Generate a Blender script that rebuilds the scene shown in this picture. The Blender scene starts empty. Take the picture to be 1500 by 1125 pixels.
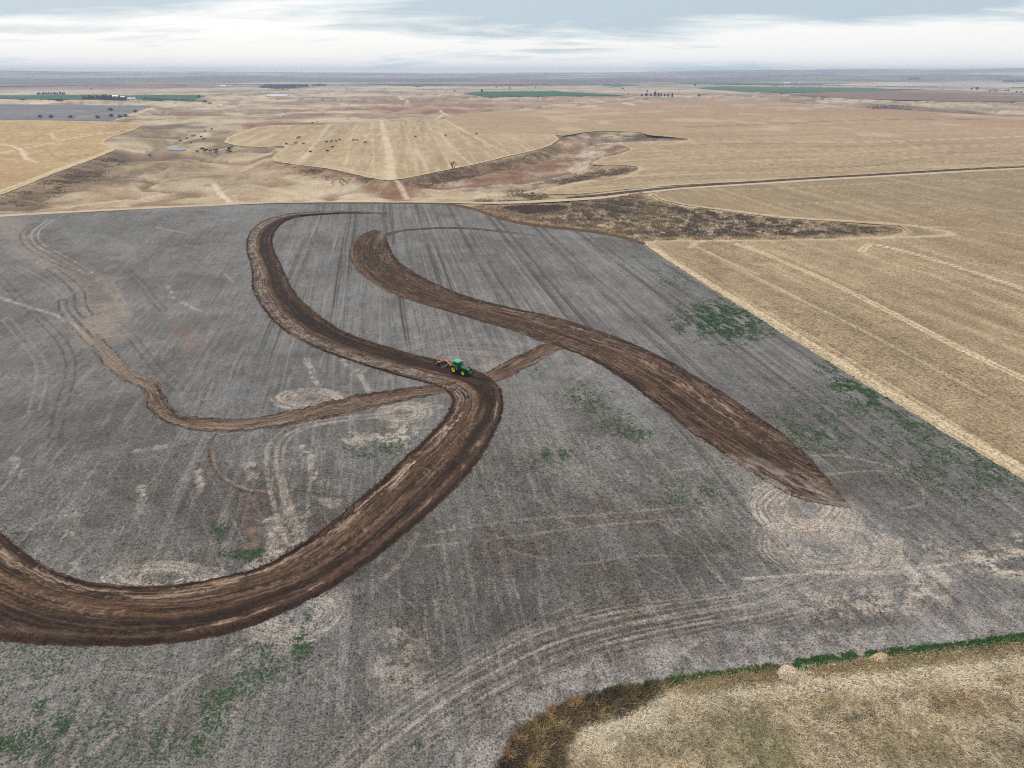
import bpy, bmesh, math, random
import numpy as np
from mathutils import Vector, Matrix

# ------------------------------------------------------------------ camera, world, sun
CAM_H = 70.0
PITCH = math.radians(24.54)
FPX = 1000.0                       # focal length in pixels of the 1500 px wide photograph
scene = bpy.context.scene
col = scene.collection
cam_d = bpy.data.cameras.new('camera')
cam = bpy.data.objects.new('camera', cam_d)
col.objects.link(cam)
cam.location = (0, 0, CAM_H)
cam.rotation_euler = (math.pi / 2 - PITCH, 0, 0)
cam_d.sensor_width = 36.0
cam_d.lens = 36.0 * FPX / 1500.0
cam_d.clip_start = 1.0
cam_d.clip_end = 90000.0
scene.camera = cam
SUN_EL, SUN_AZ = math.radians(42), math.radians(-35)   # azimuth from +Y towards +X

world = bpy.data.worlds.new('World')
scene.world = world
world.use_nodes = True
wn, wl = world.node_tree.nodes, world.node_tree.links
wn.clear()
def wnode(t, **k):
    n = wn.new(t)
    for a, b in k.items(): setattr(n, a, b)
    return n
w_out = wnode('ShaderNodeOutputWorld')
w_bg = wnode('ShaderNodeBackground')
sky = wnode('ShaderNodeTexSky', sky_type='NISHITA', sun_disc=False)
sky.sun_elevation = SUN_EL
sky.sun_rotation = SUN_AZ
sky.air_density = 1.0; sky.dust_density = 2.0
geo = wnode('ShaderNodeTexCoord')
sep = wnode('ShaderNodeSeparateXYZ')
wl.new(geo.outputs['Generated'], sep.inputs[0])
# cloud sheet: direction projected on a high flat deck
mx = wnode('ShaderNodeMath', operation='MAXIMUM'); wl.new(sep.outputs['Z'], mx.inputs[0]); mx.inputs[1].default_value = 0.0
ad = wnode('ShaderNodeMath', operation='ADD'); wl.new(mx.outputs[0], ad.inputs[0]); ad.inputs[1].default_value = 0.10
dx = wnode('ShaderNodeMath', operation='DIVIDE'); wl.new(sep.outputs['X'], dx.inputs[0]); wl.new(ad.outputs[0], dx.inputs[1])
dy = wnode('ShaderNodeMath', operation='DIVIDE'); wl.new(sep.outputs['Y'], dy.inputs[0]); wl.new(ad.outputs[0], dy.inputs[1])
cb = wnode('ShaderNodeCombineXYZ'); wl.new(dx.outputs[0], cb.inputs[0]); wl.new(dy.outputs[0], cb.inputs[1])
def cloud_noise(scale, sx, loc, detail, rough):
    mp = wnode('ShaderNodeMapping'); mp.inputs['Scale'].default_value = (sx, 1, 1); mp.inputs['Location'].default_value = loc
    wl.new(cb.outputs[0], mp.inputs[0])
    n = wnode('ShaderNodeTexNoise'); n.inputs['Scale'].default_value = scale
    n.inputs['Detail'].default_value = detail; n.inputs['Roughness'].default_value = rough
    n.inputs['Distortion'].default_value = 0.4
    wl.new(mp.outputs[0], n.inputs['Vector'])
    return n.outputs['Fac']
cn1 = cloud_noise(0.42, 0.7, (3.1, 1.7, 0), 6, 0.52)
cn2 = cloud_noise(1.6, 0.5, (9.0, 4.0, 2.0), 6, 0.6)
def wmath(op, a, b):
    n = wnode('ShaderNodeMath', operation=op)
    for i, v in enumerate((a, b)):
        if hasattr(v, 'is_linked'): wl.new(v, n.inputs[i])
        else: n.inputs[i].default_value = v
    return n.outputs[0]
cmix = wmath('ADD', wmath('ADD', wmath('MULTIPLY', cn1, 1.15), wmath('MULTIPLY', cn2, 0.75)), -0.45)
# thicker, greyer sheet higher up; the low sky is bright white
el = wnode('ShaderNodeMapRange'); el.inputs['From Min'].default_value = 0.02; el.inputs['From Max'].default_value = 0.10
el.inputs['To Min'].default_value = -0.13; el.inputs['To Max'].default_value = 0.18
wl.new(sep.outputs['Z'], el.inputs['Value'])
cval = wmath('ADD', cmix, el.outputs[0])
cr = wnode('ShaderNodeValToRGB')
cr.color_ramp.elements[0].position = 0.40; cr.color_ramp.elements[0].color = (1.12, 1.11, 1.09, 1)
cr.color_ramp.elements[1].position = 0.65; cr.color_ramp.elements[1].color = (0.55, 0.67, 0.76, 1)
e = cr.color_ramp.elements.new(0.50); e.color = (0.86, 0.93, 0.95, 1)
wl.new(cval, cr.inputs[0])
skm = wnode('ShaderNodeVectorMath', operation='SCALE'); skm.inputs['Scale'].default_value = 0.09
wl.new(sky.outputs[0], skm.inputs[0])
mixw = wnode('ShaderNodeMixRGB'); mixw.inputs[0].default_value = 0.88
dome = wnode('ShaderNodeMapRange'); dome.inputs['From Min'].default_value = 0.14; dome.inputs['From Max'].default_value = 0.34
wl.new(sep.outputs['Z'], dome.inputs['Value'])
up = wnode('ShaderNodeMixRGB'); up.inputs[2].default_value = (1.02, 1.0, 0.985, 1)
wl.new(dome.outputs[0], up.inputs[0]); wl.new(cr.outputs[0], up.inputs[1])
wl.new(skm.outputs[0], mixw.inputs[1]); wl.new(up.outputs[0], mixw.inputs[2])
wl.new(mixw.outputs[0], w_bg.inputs['Color'])
w_bg.inputs['Strength'].default_value = 1.0
wl.new(w_bg.outputs[0], w_out.inputs[0])

sun_d = bpy.data.lights.new('sun', 'SUN')
sun = bpy.data.objects.new('sun', sun_d); col.objects.link(sun)
sun_d.energy = 1.1
sun_d.angle = math.radians(14)
sun_d.color = (1.0, 0.95, 0.88)
sd = Vector((math.sin(SUN_AZ) * math.cos(SUN_EL), math.cos(SUN_AZ) * math.cos(SUN_EL), math.sin(SUN_EL)))
sun.rotation_euler = sd.to_track_quat('Z', 'Y').to_euler()

vs = scene.view_settings
vs.view_transform = 'Standard'; vs.look = 'None'; vs.exposure = 0.0; vs.gamma = 1.0
scene.cycles.filter_width = 1.1
scene.cycles.use_denoising = False
scene.cycles.max_bounces = 4
scene.cycles.volume_bounces = 2

# ------------------------------------------------------------------ numpy helpers
rng = np.random.default_rng(11)
random.seed(5)

def vnoise(x, y, seed=0):
    xi = np.floor(x); yi = np.floor(y)
    fx = x - xi; fy = y - yi
    fx = fx * fx * fx * (fx * (fx * 6 - 15) + 10); fy = fy * fy * fy * (fy * (fy * 6 - 15) + 10)
    xi = xi.astype(np.int64); yi = yi.astype(np.int64)
    def h(a, b):
        n = (a * 374761393 + b * 668265263 + seed * 1442695041) & 0xFFFFFFFF
        n = ((n ^ (n >> 13)) * 1274126177) & 0xFFFFFFFF
        n = (n ^ (n >> 16)) & 0xFFFFFF
        return n.astype(np.float64) / 16777215.0
    a = h(xi, yi); b = h(xi + 1, yi); c = h(xi, yi + 1); d = h(xi + 1, yi + 1)
    return (a + (b - a) * fx) * (1 - fy) + (c + (d - c) * fx) * fy

def fbm(x, y, scale, octv=4, seed=0, rough=0.5):
    s = 0.0; a = 1.0; t = 0.0; f = 1.0 / scale
    for i in range(octv):
        s = s + a * vnoise(x * f + i * 17.3, y * f - i * 9.1, seed + i * 7)
        t += a; a *= rough; f *= 2.03
    return s / t                                          # about 0..1, centred on 0.5

def ss(a, b, x):
    t = np.clip((x - a) / (b - a), 0, 1)
    return t * t * (3 - 2 * t)

def lin(c):
    c = np.asarray(c, float) / 255.0
    return np.where(c <= 0.04045, c / 12.92, ((c + 0.055) / 1.055) ** 2.4)
KILL = 0.98
def C(r, g, b): return lin((r, g, b)) / KILL

# ------------------------------------------------------------------ terrain
def terrain(x, y):
    x = np.asarray(x, float); y = np.asarray(y, float)
    r = np.hypot(x, y); th = np.degrees(np.arctan2(x, y))
    z = (fbm(x, y, 95, 2, 3) - 0.5) * 0.9 * ss(60, 200, r)
    z = z + (fbm(x, y, 1100, 3, 5) - 0.5) * (22 * ss(1100, 6000, r)) - 2.0 * ss(1100, 6000, r)
    z = z + (fbm(x, y, 2600, 3, 9) - 0.5) * 26 * ss(4500, 9000, r)
    hill = np.interp(th, [-60, -36, -22, -8, 0, 7, 14, 24, 36, 60], [86, 84, 78, 58, 63, 63, 90, 110, 130, 136])
    z = z + hill * ss(6500, 13500, r)
    return z

CP, SP = math.cos(PITCH), math.sin(PITCH)
RR = np.exp(np.linspace(math.log(25.0), math.log(14300.0), 3600))
_ucache = {}
def unproj(px, py):
    """point of the terrain seen at a pixel of the 1500 x 1125 photograph"""
    k = (round(px, 2), round(py, 2))
    if k in _ucache: return _ucache[k]
    a = (px - 750.0) / FPX; b = (562.5 - py) / FPX
    d = np.array([a, b * SP + CP, b * CP - SP])
    dh = math.hypot(d[0], d[1])
    zr = CAM_H + RR * d[2] / dh
    X = RR * d[0] / dh; Y = RR * d[1] / dh
    below = np.nonzero(zr < terrain(X, Y))[0]
    if len(below) == 0:
        i = len(RR) - 1
        p = (X[i], Y[i])
    else:
        i = max(below[0], 1)
        e0 = zr[i - 1] - terrain(X[i - 1], Y[i - 1]); e1 = zr[i] - terrain(X[i], Y[i])
        f = float(np.clip(e0 / (e0 - e1 + 1e-9), 0, 1))
        p = (X[i - 1] + f * (X[i] - X[i - 1]), Y[i - 1] + f * (Y[i] - Y[i - 1]))
    _ucache[k] = (float(p[0]), float(p[1]))
    return _ucache[k]
def W(pts): return np.array([unproj(*p) for p in pts])
def at(px, py):
    x, y = unproj(px, py)
    return x, y, float(terrain(x, y))

def catmull(P, n=8, closed=False):
    P = np.asarray(P, float); m = len(P); out = []
    for i in range(m if closed else m - 1):
        if closed: p0, p1, p2, p3 = P[(i - 1) % m], P[i], P[(i + 1) % m], P[(i + 2) % m]
        else: p0, p1, p2, p3 = P[max(i - 1, 0)], P[i], P[i + 1], P[min(i + 2, m - 1)]
        for t in np.linspace(0, 1, n, endpoint=False):
            out.append(0.5 * ((2 * p1) + (p2 - p0) * t + (2 * p0 - 5 * p1 + 4 * p2 - p3) * t * t + (3 * p1 - p0 - 3 * p2 + p3) * t ** 3))
    if not closed: out.append(P[-1])
    return np.array(out)

def seg_dist(X, Y, P, closed):
    """distance to a polyline and (when closed) inside flag; X, Y flat"""
    d2 = np.full(X.shape, 1e18); ins = np.zeros(X.shape, bool)
    m = len(P)
    for i in range(m if closed else m - 1):
        a = P[i]; b = P[(i + 1) % m]
        ex, ey = b - a
        l2 = ex * ex + ey * ey + 1e-12
        wx = X - a[0]; wy = Y - a[1]
        t = np.clip((wx * ex + wy * ey) / l2, 0, 1)
        qx = wx - ex * t; qy = wy - ey * t
        np.minimum(d2, qx * qx + qy * qy, out=d2)
        if closed:
            c = (a[1] > Y) != (b[1] > Y)
            if c.any():
                xx = (b[0] - a[0]) * (Y - a[1]) / (b[1] - a[1] + 1e-15) + a[0]
                ins ^= c & (X < xx)
    return np.sqrt(d2), ins

def sdf(X, Y, P, margin=30.0):
    """signed distance, positive inside; far outside is clipped to -margin"""
    sh = X.shape; X = X.ravel(); Y = Y.ravel()
    out = np.full(X.shape, -float(margin))
    lo = P.min(0) - margin; hi = P.max(0) + margin
    k = np.nonzero((X > lo[0]) & (X < hi[0]) & (Y > lo[1]) & (Y < hi[1]))[0]
    if len(k):
        d, ins = seg_dist(X[k], Y[k], P, True)
        out[k] = np.where(ins, d, -np.minimum(d, margin))
    return out.reshape(sh)

def ldist(X, Y, P, margin):
    sh = X.shape; X = X.ravel(); Y = Y.ravel()
    out = np.full(X.shape, margin * 1.0)
    lo = P.min(0) - margin; hi = P.max(0) + margin
    k = np.nonzero((X > lo[0]) & (X < hi[0]) & (Y > lo[1]) & (Y < hi[1]))[0]
    if len(k):
        d, _ = seg_dist(X[k], Y[k], P, False)
        out[k] = np.minimum(d, margin)
    return out.reshape(sh)

def mixc(c, m, t):
    """blend the rgb rows of c towards t by m"""
    m = np.clip(m, 0, 1)[:, None]
    c[:, :3] += (np.asarray(t)[None, :] - c[:, :3]) * m

# ------------------------------------------------------------------ materials
def nodes_of(m):
    m.use_nodes = True
    return m.node_tree.nodes, m.node_tree.links
def soil_material(name, s1, s2, dots=0.0, rough=0.95, bump=0.25, row=None, spec=0.1):
    """albedo from the mesh attribute 'tone' broken up by procedural noise; attribute alpha = strength of the speckle"""
    m = bpy.data.materials.new(name)
    n, l = nodes_of(m)
    b = n['Principled BSDF']; b.inputs['Roughness'].default_value = rough
    b.inputs['Specular IOR Level'].default_value = spec
    at_ = n.new('ShaderNodeAttribute'); at_.attribute_name = 'tone'
    tc = n.new('ShaderNodeTexCoord')
    def noise(scale, detail, rg=0.6, vec=None):
        t = n.new('ShaderNodeTexNoise'); t.inputs['Scale'].default_value = scale
        t.inputs['Detail'].default_value = detail; t.inputs['Roughness'].default_value = rg
        l.new(vec if vec is not None else tc.outputs['Object'], t.inputs['Vector'])
        return t.outputs['Fac']
    def mth(op, a, c=None, clamp=False):
        t = n.new('ShaderNodeMath'); t.operation = op; t.use_clamp = clamp
        for i, v in enumerate((a, c)):
            if v is None: continue
            if hasattr(v, 'is_linked'): l.new(v, t.inputs[i])
            else: t.inputs[i].default_value = v
        return t.outputs[0]
    fine = noise(s1, 3.0, 0.75)
    med = noise(s2, 5.0, 0.68)
    big = noise(s2 * 0.13, 4.0, 0.6)
    mid = noise(s1 * 0.42, 2.5, 0.75)
    s = mth('ADD', mth('ADD', mth('MULTIPLY', mth('SUBTRACT', fine, 0.5), 5.0), mth('MULTIPLY', mth('SUBTRACT', med, 0.5), 1.6)),
            mth('ADD', mth('MULTIPLY', mth('SUBTRACT', big, 0.5), 0.7), mth('MULTIPLY', mth('SUBTRACT', mid, 0.5), 2.0)))
    if row is not None:                                  # fine drill rows across a world direction
        ang, per, amt = row
        mp = n.new('ShaderNodeMapping'); mp.inputs['Rotation'].default_value = (0, 0, ang)
        l.new(tc.outputs['Object'], mp.inputs[0])
        wv = n.new('ShaderNodeTexWave'); wv.bands_direction = 'X'; wv.inputs['Scale'].default_value = 0.314 / per
        wv.inputs['Distortion'].default_value = 1.2; wv.inputs['Detail'].default_value = 2; wv.inputs['Detail Scale'].default_value = 1.5
        l.new(mp.outputs[0], wv.inputs['Vector'])
        s = mth('ADD', s, mth('MULTIPLY', mth('SUBTRACT', wv.outputs['Fac'], 0.5), amt))
    f = mth('ADD', mth('MULTIPLY', s, at_.outputs['Alpha']), 1.0)
    if dots > 0:
        v = n.new('ShaderNodeTexVoronoi'); v.inputs['Scale'].default_value = s1 * 0.55
        l.new(tc.outputs['Object'], v.inputs['Vector'])
        hs = n.new('ShaderNodeMapRange'); hs.inputs['From Min'].default_value = 0.12; hs.inputs['From Max'].default_value = 0.32
        hs.inputs['To Min'].default_value = 1.0 - dots; hs.inputs['To Max'].default_value = 1.0
        l.new(v.outputs['Distance'], hs.inputs['Value'])
        keep = mth('GREATER_THAN', noise(s2 * 0.8, 2.0), 0.53)
        f = mth('MULTIPLY', f, mth('ADD', mth('MULTIPLY', mth('SUBTRACT', hs.outputs[0], 1.0), keep), 1.0))
    f = mth('MAXIMUM', f, 0.12)
    # a slight swing of hue with the noise
    hue = n.new('ShaderNodeMixRGB'); hue.blend_type = 'MULTIPLY'; hue.inputs[0].default_value = 1.0
    ramp = n.new('ShaderNodeValToRGB')
    ramp.color_ramp.elements[0].position = 0.3; ramp.color_ramp.elements[0].color = (1.03, 0.995, 0.95, 1)
    ramp.color_ramp.elements[1].position = 0.7; ramp.color_ramp.elements[1].color = (0.98, 1.0, 1.02, 1)
    l.new(big, ramp.inputs[0])
    l.new(at_.outputs['Color'], hue.inputs[1]); l.new(ramp.outputs[0], hue.inputs[2])
    sc = n.new('ShaderNodeVectorMath'); sc.operation = 'SCALE'
    l.new(hue.outputs[0], sc.inputs[0]); l.new(f, sc.inputs['Scale'])
    l.new(sc.outputs[0], b.inputs['Base Color'])
    if bump > 0:
        bp = n.new('ShaderNodeBump'); bp.inputs['Strength'].default_value = bump; bp.inputs['Distance'].default_value = 0.12
        l.new(fine, bp.inputs['Height']); l.new(bp.outputs[0], b.inputs['Normal'])
    return m

def plain(name, rgb, rough=0.6, metal=0.0, spec=0.5, vary=0.12, scale=6.0):
    m = bpy.data.materials.new(name)
    n, l = nodes_of(m); b = n['Principled BSDF']
    b.inputs['Roughness'].default_value = rough; b.inputs['Metallic'].default_value = metal
    b.inputs['Specular IOR Level'].default_value = spec
    tc = n.new('ShaderNodeTexCoord')
    t = n.new('ShaderNodeTexNoise'); t.inputs['Scale'].default_value = scale; t.inputs['Detail'].default_value = 5
    l.new(tc.outputs['Object'], t.inputs['Vector'])
    r = n.new('ShaderNodeValToRGB')
    r.color_ramp.elements[0].position = 0.3; r.color_ramp.elements[1].position = 0.7
    r.color_ramp.elements[0].color = tuple(min(1, c * (1 - vary)) for c in rgb) + (1,)
    r.color_ramp.elements[1].color = tuple(min(1, c * (1 + vary)) for c in rgb) + (1,)
    l.new(t.outputs['Fac'], r.inputs[0]); l.new(r.outputs[0], b.inputs['Base Color'])
    return m

def blade_material(name, rough=0.8, translucent=0.15):
    m = bpy.data.materials.new(name)
    n, l = nodes_of(m); b = n['Principled BSDF']; b.inputs['Roughness'].default_value = rough
    b.inputs['Specular IOR Level'].default_value = 0.15
    a = n.new('ShaderNodeAttribute'); a.attribute_name = 'tone'
    tc = n.new('ShaderNodeTexCoord')
    t = n.new('ShaderNodeTexNoise'); t.inputs['Scale'].default_value = 3.0
    l.new(tc.outputs['Object'], t.inputs['Vector'])
    mp = n.new('ShaderNodeMapRange'); mp.inputs['To Min'].default_value = 0.75; mp.inputs['To Max'].default_value = 1.25
    l.new(t.outputs['Fac'], mp.inputs['Value'])
    s = n.new('ShaderNodeVectorMath'); s.operation = 'SCALE'
    l.new(a.outputs['Color'], s.inputs[0]); l.new(mp.outputs[0], s.inputs['Scale'])
    l.new(s.outputs[0], b.inputs['Base Color'])
    return m

ROW_AZ = math.radians(-10.6)            # direction of the drill rows
RDX, RDY = math.sin(ROW_AZ), math.cos(ROW_AZ)
M_FIELD = soil_material('fallow_soil', 3.8, 0.75, dots=0.35, bump=0.35, row=(-ROW_AZ * -1, 0.45, 0.10))
M_STUB = soil_material('stubble_straw', 1.9, 0.9, dots=0.6, bump=0.35, row=(ROW_AZ, 1.7, 0.22))
M_GROUND = soil_material('pasture', 1.6, 0.22, dots=0.25, bump=0.2)
M_FAR = soil_material('far_land', 0.05, 0.008, bump=0.0)
M_DIRT = soil_material('turned_soil', 3.4, 0.8, dots=0.0, bump=0.5)
M_GREEN = soil_material('young_wheat', 0.8, 0.08, bump=0.1)
M_GRASSLAND = soil_material('grass_ground', 3.0, 0.6, dots=0.25, bump=0.4)

# ------------------------------------------------------------------ object helpers
def tag(o, label=None, cat=None, group=None, kind=None):
    if label: o['label'] = label
    if cat: o['category'] = cat
    if group: o['group'] = group
    if kind: o['kind'] = kind
    return o

def np_mesh(name, V, F, mat, tone=None, smooth=True, parent=None):
    """V (n,3), F (m,k) index array with k 3 or 4"""
    V = np.asarray(V, np.float32); F = np.asarray(F, np.int32)
    me = bpy.data.meshes.new(name)
    me.vertices.add(len(V)); me.vertices.foreach_set('co', V.ravel())
    k = F.shape[1]
    me.loops.add(F.size); me.loops.foreach_set('vertex_index', F.ravel())
    me.polygons.add(len(F))
    me.polygons.foreach_set('loop_start', np.arange(0, F.size, k, dtype=np.int32))
    me.polygons.foreach_set('use_smooth', np.full(len(F), smooth))
    if tone is not None:
        ca = me.color_attributes.new('tone', 'FLOAT_COLOR', 'POINT')
        ca.data.foreach_set('color', np.asarray(tone, np.float32).ravel())
    me.update(calc_edges=True)
    me.materials.append(mat)
    o = bpy.data.objects.new(name, me); col.objects.link(o)
    if parent: o.parent = parent
    return o

# ------------------------------------------------------------------ the terrain grid (finer near, coarser far)
ys = np.arange(1500.0, 118.0, -1.25)
ang = PITCH - np.arctan((562.5 - ys) / FPX)
r1 = CAM_H / np.tan(ang)
r1 = r1[r1 < 3000]
r2 = np.exp(np.arange(math.log(r1[-1] * 1.018), math.log(14200), 0.013))
R = np.concatenate([r1, r2])
TH = np.radians(np.linspace(-60, 60, 1500))
GX = R[:, None] * np.sin(TH)[None, :]
GY = R[:, None] * np.cos(TH)[None, :]
GZ = terrain(GX, GY)
NR, NT = GX.shape

def grid_sheet(name, S, off, colour, mat, jag=0.0, jscale=3.0, relief=None):
    """the part of the grid where S > 0, its rim moved onto the S = 0 line"""
    if jag > 0:
        near = np.abs(S) < jag * 2.5
        i = np.nonzero(near)
        S = S.copy()
        S[i] += (fbm(GX[i], GY[i], jscale, 3, 21) - 0.5) * 2 * jag
    ins = S > 0
    cell = ins[:-1, :-1] | ins[1:, :-1] | ins[:-1, 1:] | ins[1:, 1:]
    need = np.zeros_like(ins)
    need[:-1, :-1] |= cell; need[1:, :-1] |= cell; need[:-1, 1:] |= cell; need[1:, 1:] |= cell
    X = GX.copy(); Y = GY.copy()
    rim = np.nonzero(need & ~ins)
    ax = np.zeros(len(rim[0])); ay = np.zeros_like(ax); cnt = np.zeros_like(ax)
    sp = S[rim]
    for di in (-1, 0, 1):
        for dj in (-1, 0, 1):
            if not di and not dj: continue
            a = np.clip(rim[0] + di, 0, NR - 1); b = np.clip(rim[1] + dj, 0, NT - 1)
            ok = ins[a, b]
            f = S[a, b] / (S[a, b] - sp + 1e-9)
            qx = GX[a, b] + (GX[rim] - GX[a, b]) * f; qy = GY[a, b] + (GY[rim] - GY[a, b]) * f
            ax += np.where(ok, qx, 0); ay += np.where(ok, qy, 0); cnt += ok
    cnt = np.maximum(cnt, 1)
    X[rim] = ax / cnt; Y[rim] = ay / cnt
    idx = np.full(ins.shape, -1, np.int64)
    k = np.nonzero(need)
    idx[k] = np.arange(len(k[0]))
    x = X[k]; y = Y[k]
    r = np.hypot(x, y)
    z = terrain(x, y) + np.maximum(off, r * 1.2e-4 * (off / 0.03))
    s = np.maximum(S[k], 0)
    if relief is not None: z = z + relief(x, y, s)
    ci, cj = np.nonzero(cell)
    F = np.stack([idx[ci, cj], idx[ci, cj + 1], idx[ci + 1, cj + 1], idx[ci + 1, cj]], 1)
    F = F[:, ::-1] if True else F
    tone = colour(x, y, s, r)
    o = np_mesh(name, np.stack([x, y, z], 1), F[:, ::-1], mat, tone)
    tag(o, kind='structure')
    return o

# ------------------------------------------------------------------ outlines, in pixels of the photograph
FIELD = [(-420, 362), (-200, 334), (0, 318), (150, 310), (300, 302), (400, 299), (480, 298), (560, 298), (640, 299), (668, 302),
         (690, 306), (715, 314), (745, 324), (790, 332), (840, 337), (880, 342), (915, 349), (942, 357),
         (1000, 396), (1100, 459), (1200, 521), (1300, 583), (1400, 643), (1500, 703), (1700, 824), (1790, 880),
         (1700, 900), (1500, 934), (1400, 946), (1300, 957), (1200, 968), (1100, 981), (1000, 995), (900, 1012), (850, 1027),
         (800, 1048), (765, 1075), (742, 1110), (728, 1150), (710, 1250), (690, 1480), (-1200, 1480), (-900, 700)]
STUB_R = [(944, 358), (962, 353), (1060, 352), (1180, 351), (1280, 349), (1318, 345), (1332, 339), (1318, 331), (1250, 326), (1150, 320),
          (1090, 313), (1040, 306), (1000, 300), (966, 292), (955, 285), (962, 279), (1000, 276), (1100, 270), (1200, 263.5), (1300, 258),
          (1400, 252), (1500, 247), (1700, 237), (2000, 222), (2300, 330), (1900, 870), (1800, 882), (1700, 824), (1500, 703), (1400, 643),
          (1300, 583), (1200, 521), (1100, 459), (1000, 396)]
STUB_U = [(800, 279), (835, 270), (900, 262), (932, 250), (932, 244), (905, 242), (868, 241), (880, 232), (905, 226), (924, 218),
          (905, 210), (960, 207), (1012, 205), (985, 201), (950, 198), (935, 194), (870, 192.5), (825, 199), (812, 197.5), (690, 196.5),
          (650, 174), (700, 165), (800, 160), (900, 152), (985, 146), (1060, 143.5), (1140, 149), (1220, 156), (1300, 160), (1400, 166), (1500, 171), (1700, 178), (2100, 190),
          (2000, 219), (1700, 233), (1500, 242.5), (1400, 247.5), (1300, 253.5), (1200, 259), (1100, 265.5), (1000, 271), (920, 277), (850, 284), (800, 284)]
CENTRAL = [(328, 209), (350, 194), (400, 183.5), (470, 183), (520, 180), (560, 176), (650, 174), (690, 196), (812, 197.5), (808, 212), (780, 221), (740, 230),
           (700, 240), (640, 252), (590, 262), (560, 263.5), (530, 258), (480, 247), (400, 236), (408, 223), (420, 213.5), (380, 216)]
STUB_L = [(-420, 178), (0, 177), (110, 177.5), (212, 181), (196, 191), (165, 200), (150, 209), (170, 219), (150, 228), (110, 243), (60, 262), (0, 286), (-150, 345), (-500, 400)]
DARK_F = [(-420, 153), (0, 152.5), (120, 154), (226, 155), (200, 163), (180, 170), (164, 177.5), (110, 176.6), (0, 176), (-420, 177)]
GREENS = [[(-420, 139.5), (0, 139.6), (80, 139), (150, 139), (175, 140.5), (230, 139), (306, 139.8), (296, 142.5), (282, 147), (240, 146.5), (170, 146), (100, 146), (0, 145), (-420, 144.6)],
          [(676, 136.5), (705, 134.5), (760, 134), (810, 133.5), (850, 136), (922, 140.2), (850, 140.6), (760, 141.5), (715, 143)],
          [(565, 125.2), (600, 124.2), (640, 125), (668, 126), (610, 126.2)],
          [(805, 120.4), (835, 119.8), (868, 120.6), (840, 121.4)],
          [(880, 125), (885, 122.5), (910, 123.5), (940, 125), (900, 127)],
          [(985, 121.5), (1040, 120.4), (1120, 121.5), (1250, 122.4), (1140, 125), (1050, 124)],
          [(1020, 129), (1060, 126.6), (1140, 128), (1250, 128.5), (1360, 131), (1260, 134), (1150, 136.5), (1080, 134)]]
BROWN_F = [(1150, 139), (1220, 134), (1300, 134), (1400, 138.5), (1500, 142), (1900, 150), (1900, 156), (1500, 149), (1400, 149), (1260, 145)]
GRASSLAND = [(1850, 888), (1700, 904), (1500, 938), (1400, 950), (1300, 961), (1200, 972), (1100, 985), (1000, 999), (900, 1016), (850, 1031),
             (800, 1052), (768, 1078), (746, 1112), (732, 1150), (714, 1250), (694, 1480), (2600, 1480), (2600, 900)]

wF = catmull(W(FIELD[:18]), 5).tolist() + W(FIELD[18:]).tolist()
wF = np.array(wF)
S_field = sdf(GX, GY, wF, 40)
S_stubR = sdf(GX, GY, W(STUB_R), 40)
S_stubU = sdf(GX, GY, catmull(W(STUB_U), 3, True), 60)
S_cent = sdf(GX, GY, catmull(W(CENTRAL), 2, True), 60)
S_stubL = sdf(GX, GY, W(STUB_L), 60)
S_dark = sdf(GX, GY, W(DARK_F), 60)
S_grass = sdf(GX, GY, W(GRASSLAND), 30)
S_brown = sdf(GX, GY, W(BROWN_F), 60)
S_greens = [sdf(GX, GY, W(g), 60) for g in GREENS]

# ------------------------------------------------------------------ painting of the fallow field
def along(x, y):                       # coordinates across / along the drill rows
    return x * RDY - y * RDX, x * RDX + y * RDY

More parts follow.
